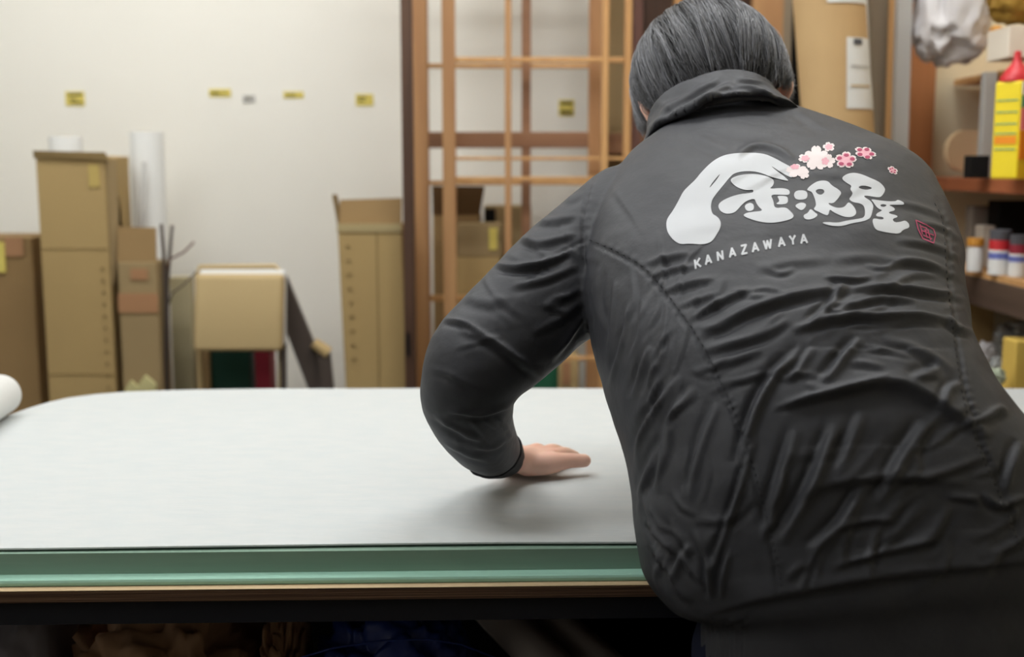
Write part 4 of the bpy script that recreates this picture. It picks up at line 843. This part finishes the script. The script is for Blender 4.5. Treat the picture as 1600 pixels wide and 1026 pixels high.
# ---- body: one continuous surface
WR = Cc+axd*.6
ZT_ = ZP+.001
def chain(nodes, n=16):
    P = cr([list(q)+[r_] for q, r_ in nodes], 5); mb = MB(); mb.tube(P[:, :3], P[:, 3], n)
    for q in (P[0], P[-1]):                                   # rounded ends
        bm = bmesh.new(); bmesh.ops.create_uvsphere(bm, u_segments=16, v_segments=10, radius=q[3]*.995)
        mb.add([V(*v_.co)+q[:3] for v_ in bm.verts], [tuple(k.index for k in ff.verts) for ff in bm.faces]); bm.free()
    return mb
UH, FH = frame(math.radians(50)); HC = at(1109, 136, 1.53)
neck0 = at(1150, 240, 1.40); pel = V(.335, 1.03, .83)
EL = at(735, 585, 1.225); SH = at(965, 340, 1.31); SHR = at(1440, 350, 1.36); ELR = at(1440, 480, 1.50); WRR = at(1350, 622, 1.655)
parts = [chain([(pel, .085), (at(1300, 640, 1.15), .08), (at(1220, 400, 1.28), .08), (neck0, .055)]),
         chain([(neck0+V(0, 0, -.02), .050), ((neck0+HC)/2, .047), (HC-UH*.02, .055)]),
         chain([(at(1180, 380, 1.29), .06), (at(1000, 330, 1.31), .05)]+[(sl_rings[i*5].mean(0), r_) for i, r_ in ((2, .040), (4, .035), (6, .034), (8, .028), (10, .018), (11, .013))]),
         chain([(at(1220, 360, 1.32), .06), (at(1400, 340, 1.35), .05)]+[(ra_rings[i*5].mean(0), r_) for i, r_ in ((2, .028), (3, .030), (4, .026), (5, .018))])]
for k, (x0, x1) in enumerate(((.25, .24), (.43, .46))):
    parts.append(chain([(pel+V(x0-.335, 0, -.01)*.5, .08), (V(x0, 1.02, .70), .07), (V(x1, 1.0, .45), .048), (V(x1, 1.0, .25), .042), (V(x1, 1.0, .08), .032)]))
    parts.append(chain([(V(x1, 1.0, .055), .030), (V(x1, 1.06, .045), .028), (V(x1, 1.12, .035), .022)]))
def hand(F, W, dirv, side, zt, thumb_dir, S=1.0, arch=.0):
    d = dirv/np.linalg.norm(dirv); s = side-d*(side@d); s /= np.linalg.norm(s); thumb_dir = thumb_dir/np.linalg.norm(thumb_dir)
    out = [chain([(F, .013), ((F+W)/2, .0165), (W, .0185)])]
    for o_ in (-.008, .008): out.append(chain([((F+W)/2+s*o_, .015), (W+s*o_, .016), (W+d*.03*S+s*o_*1.5+V(0, 0, -.003), .016*S)]))
    tips = []
    for o_, fwd, l in ((.029, .000, .068), (.010, .006, .076), (-.009, .003, .070), (-.027, -.006, .055)):
        o_ *= S; l *= S; k_ = W+d*(.074*S+fwd)+s*o_; k_[2] = zt+.0145+arch; m_ = W+d*.030*S+s*o_*.7; m_[2] = (W[2]+k_[2])/2
        a1 = k_+d*l*.42+s*o_*.16; a1[2] = zt+.0145+arch*.8; a2 = k_+d*l*.74+s*o_*.26; a2[2] = zt+.0105+arch*.3; a3 = k_+d*l*.95+s*o_*.32; a3[2] = zt+.0078
        out.append(chain([(W+s*o_*.4, .014*S), (m_, .0145*S), (k_, .0125*S)])); out.append(chain([(k_, .0118*S), (a1, .0098*S), (a2, .0090*S), (a3, .0076*S)])); tips.append(a3)
    b0 = W+d*.016*S+s*.012; b0[2] = max(b0[2]-.008, zt+.019); b1 = b0+thumb_dir*.028*S+s*.004; b1[2] = zt+.0195; b2 = b1+thumb_dir*.030*S; b2[2] = zt+.0205; b3 = b2+thumb_dir*.026*S; b3[2] = zt+.0185
    out.append(chain([(b0, .0175*S), (b1, .0162*S), (b2, .0115*S), (b3, .0098*S)]))
    out.append(chain([(b0+d*.01, .014*S), (b1+d*.012*S, .014*S), (W+d*.06*S+s*.026*S+V(0, 0, -.008), .011*S)]))
    hb = W+d*.022*S-s*.016*S; hb[2] = zt+.013; out.append(chain([(hb, .0125), (hb+d*.03*S, .0125)]))
    return out, b2, b3
WL = at(801, 717, 1.385)
ph_, tb2, tb3 = hand(sl_rings[-1].mean(0), WL, V(.42, .9, 0), V(1, -.2, 0), ZT_, V(.94, .34, 0), .89, .005)
ph2, _, _ = hand(ra_rings[-1].mean(0), V(WRR[0]-.01, WRR[1]+.03, ZT_+.035), V(-.5, .86, 0), V(-1, -.2, 0), ZT_, V(-.9, .4, 0))
# skull with face and ears
bm = bmesh.new(); bmesh.ops.create_uvsphere(bm, u_segments=40, v_segments=30, radius=1); mbs = MB(); vs = []
for q in bm.verts:
    r_, u_, f_ = q.co.x, q.co.z, q.co.y                 # right, crown, face
    x, z, y = r_*.078, u_*.112, f_*.098
    if u_ < -.1: x *= 1-.28*(-u_-.1); y = y*(1-.12*(-u_)) + (.012*(-u_) if f_ > 0 else -0)
    if f_ > .6: y -= .006*math.exp(-((abs(r_)-.38)/.14)**2-((u_+.02)/.10)**2)*1.0       # eye sockets
    y += (.024*math.exp(-(r_/.11)**2-((u_+.26)/.13)**2) + .012*math.exp(-(r_/.09)**2-((u_+.08)/.16)**2)) if f_ > 0 else 0   # nose
    y += .006*math.exp(-(r_/.26)**2-((u_+.52)/.05)**2)+.005*math.exp(-(r_/.24)**2-((u_+.62)/.05)**2) if f_ > 0 else 0       # lips
    y += .008*math.exp(-(r_/.3)**2-((u_+.86)/.12)**2) if f_ > 0 else 0                    # chin
    vs.append(HC+RV*x+UH*z+FH*y)
mbs.add(vs, [tuple(x.index for x in ff.verts) for ff in bm.faces]); bm.free()
ears = []
for sg in (-1, 1):
    bm = bmesh.new(); bmesh.ops.create_uvsphere(bm, u_segments=20, v_segments=16, radius=1); m_ = MB(); vs = []
    for q in bm.verts:
        dish = .35*math.exp(-(q.co.y**2+q.co.z**2)/.25) if q.co.x*sg > 0 else 0
        x = q.co.x*.009*(1-dish)+sg*(.086+.010*max(0, -q.co.y)); y = q.co.y*.018; z = q.co.z*.031*(1-.15*q.co.y)
        vs.append(HC+RV*x+UH*(z-.028)+FH*(y-.004))
    m_.add(vs, [tuple(x.index for x in ff.verts) for ff in bm.faces]); bm.free(); ears.append(m_)
bv, bn, bf_ = remesh(parts+ph_+ph2+[mbs]+ears, .0026, 5)
jm('body', bv, bf_, M_skin, person)
mbn = MB(); nb = tb3; tdir = (tb3-tb2)/np.linalg.norm(tb3-tb2); 
bm = bmesh.new(); bmesh.ops.create_uvsphere(bm, u_segments=14, v_segments=10, radius=1); sidev = V(-tdir[1], tdir[0], 0)
nn_ = V(0, -.45, .89); s2 = np.cross(nn_, tdir)
mbn.add([nb+tdir*(-.006+q.co.x*.0065)+s2*q.co.y*.0048+nn_*(.0072+q.co.z*.0014) for q in bm.verts], [tuple(x.index for x in ff.verts) for ff in bm.faces]); bm.free()
mk('thumbnail', mbn, M_nail, person, smooth=True)
# ---- trousers, hem band, shoes
def ell(C, a, b, m=40, yaw=0):
    t_ = np.linspace(0, 2*math.pi, m, endpoint=False); return V(*C)+np.stack([np.cos(t_)*a, np.sin(t_)*b, 0*t_], 1)
lg = []
for x0, x1, x2 in ((.245, .24, .24), (.435, .45, .46)):
    lg.append(loft([ell((.335+(x0-.335)*.7, 1.02, .80), .08, .08), ell((x0+(.335-x0)*.1, 1.02, .70), .085, .09), ell((x1, 1.0, .45), .075, .08), ell((x2, 1.0, .25), .068, .07), ell((x2, 1.0, .06), .065, .068)], 40))
lg.append(loft([ell((.34, 1.02, .86), .12, .07), ell((.34, 1.02, .78), .145, .082), ell((.34, 1.02, .70), .155, .09)], 40))
tv, tn, tf = remesh(lg, .006, 6)
tz = np.array([noise.fractal(Vector((p[0]*10, p[1]*10, p[2]*8)), 1, 2, 3) for p in tv])
jm('trousers', tv+tn*(tz*.006)[:, None], tf, M_denim, person, 'dark navy trousers')
for x in (.24, .46):
    bm = bmesh.new(); bmesh.ops.create_uvsphere(bm, u_segments=24, v_segments=16, radius=1); m_ = MB()
    m_.add([V(x+q.co.x*(.045-.006*q.co.y), 1.045+q.co.y*.135, max(.0, .045+q.co.z*(.05-.02*q.co.y)+0)) for q in bm.verts], [tuple(k.index for k in ff.verts) for ff in bm.faces]); bm.free()
    mk('shoe', m_, M_shoe, person, smooth=True)
# ---- hair: dark cap plus many strands combed down from the crown
rng = np.random.RandomState(4); SX, SU, SF = .081, .107, .096
def hp(phi, the, off):                            # phi 0 = face, pi = back of the head; the = angle from the crown
    st, ct_ = np.sin(the), np.cos(the)
    r_ = st*np.sin(phi); f_ = st*np.cos(phi)
    o = np.asarray(off)
    return HC+np.outer(r_*(SX+o), RV)+np.outer(ct_*(SU+o), UH)+np.outer(f_*(SF+o), FH)
def tend(phi):                                    # where the hair stops
    b = (1-np.cos(phi))/2                         # 0 face, 1 back
    return np.radians(62+np.where(b < .5, b*2*46, 46+(b-.5)*2*24))
caps = []
for t_ in np.linspace(0.02, 1, 26):
    ph = np.linspace(0, 2*math.pi, 64, endpoint=False); caps.append(hp(ph, tend(ph)*t_, .008*math.sin(min(1, t_*1.3)*math.pi*.5)+np.zeros(64)))
caps.append(hp(ph, tend(ph)*1.0, -.008+np.zeros(64)))
mbH = loft(caps, 64)
hv = [np.array(mbH.v)]; hf = list(mbH.f); base_i = len(mbH.v)
NS = 13000; K = 12
u = rng.rand(NS); phi = rng.rand(NS)*2*math.pi; start = rng.rand(NS)**1.3*.80
clump = np.array([noise.noise(Vector((math.cos(p)*7, math.sin(p)*7, 3.3))) for p in phi]); cl2 = np.array([noise.noise(Vector((math.cos(p)*22, math.sin(p)*22, s*2))) for p, s in zip(phi, start)])
te = tend(phi)*(1.0+.10*cl2+.05*rng.randn(NS)*.6); lay = rng.rand(NS); wav = .022*rng.randn(NS)
pts = []
for k in range(K):
    t_ = k/(K-1); tq = start+(1-start)*t_; the = tq*te
    off = .004+.017*np.sin(np.clip(tq*1.25, 0, 1)*math.pi/2)*(.45+.55*lay)+.004*clump*tq+.003*cl2*tq
    off = off*np.clip(t_*5+.35, 0, 1)+.003*np.clip(tq-.85, 0, 1)*rng.randn(NS)*6*(t_ > .8)
    ph = phi+.07*np.sin(the*2.3+clump*5)+.05*cl2+wav*np.sin(the*5+lay*40)
    pts.append(hp(ph, the, off))
pts = np.array(pts)                               # K,NS,3
tan = np.gradient(pts, axis=0); tan /= np.linalg.norm(tan, axis=2)[..., None]+1e-9
outv = pts-HC; sd = np.cross(tan, outv); sd /= np.linalg.norm(sd, axis=2)[..., None]+1e-9; ov = np.cross(sd, tan)
w_ = (.00032+.00036*rng.rand(NS))[None, :]*np.sin(np.clip(np.linspace(.12, .97, K), 0, 1)*math.pi)[:, None]**.4
allv = np.stack([pts+sd*w_[..., None], pts-sd*w_[..., None], pts+ov*w_[..., None]], 2)     # K,NS,3corners,3
hv.append(allv.reshape(-1, 3)); idx = lambda k, s, c: base_i+(k*NS+s)*3+c
kk, ss, cc = np.meshgrid(np.arange(K-1), np.arange(NS), np.arange(3), indexing='ij'); kk, ss, cc = kk.ravel(), ss.ravel(), cc.ravel(); c2 = (cc+1) % 3
hf += [tuple(q) for q in np.stack([idx(kk, ss, cc), idx(kk, ss, c2), idx(kk+1, ss, c2), idx(kk+1, ss, cc)], 1).tolist()]
hvv = np.vstack(hv)-wloc(person); me = bpy.data.meshes.new('hair'); me.from_pydata(hvv.tolist(), [], hf); me.materials.append(M_hair)
me.polygons.foreach_set('use_smooth', [True]*len(me.polygons))
ho = bpy.data.objects.new('hair', me); COL.objects.link(ho); ho.parent = person; ho['label'] = 'thick grey-black hair'

tone = np.clip(.12+.62*rng.rand(NS)**1.6+.55*cl2, 0, 1); att = me.attributes.new('strand', 'FLOAT', 'POINT')
tv_ = np.concatenate([np.full(base_i, .0), np.tile(np.repeat(tone, 3), K)]); att.data.foreach_set('value', tv_.astype('f'))
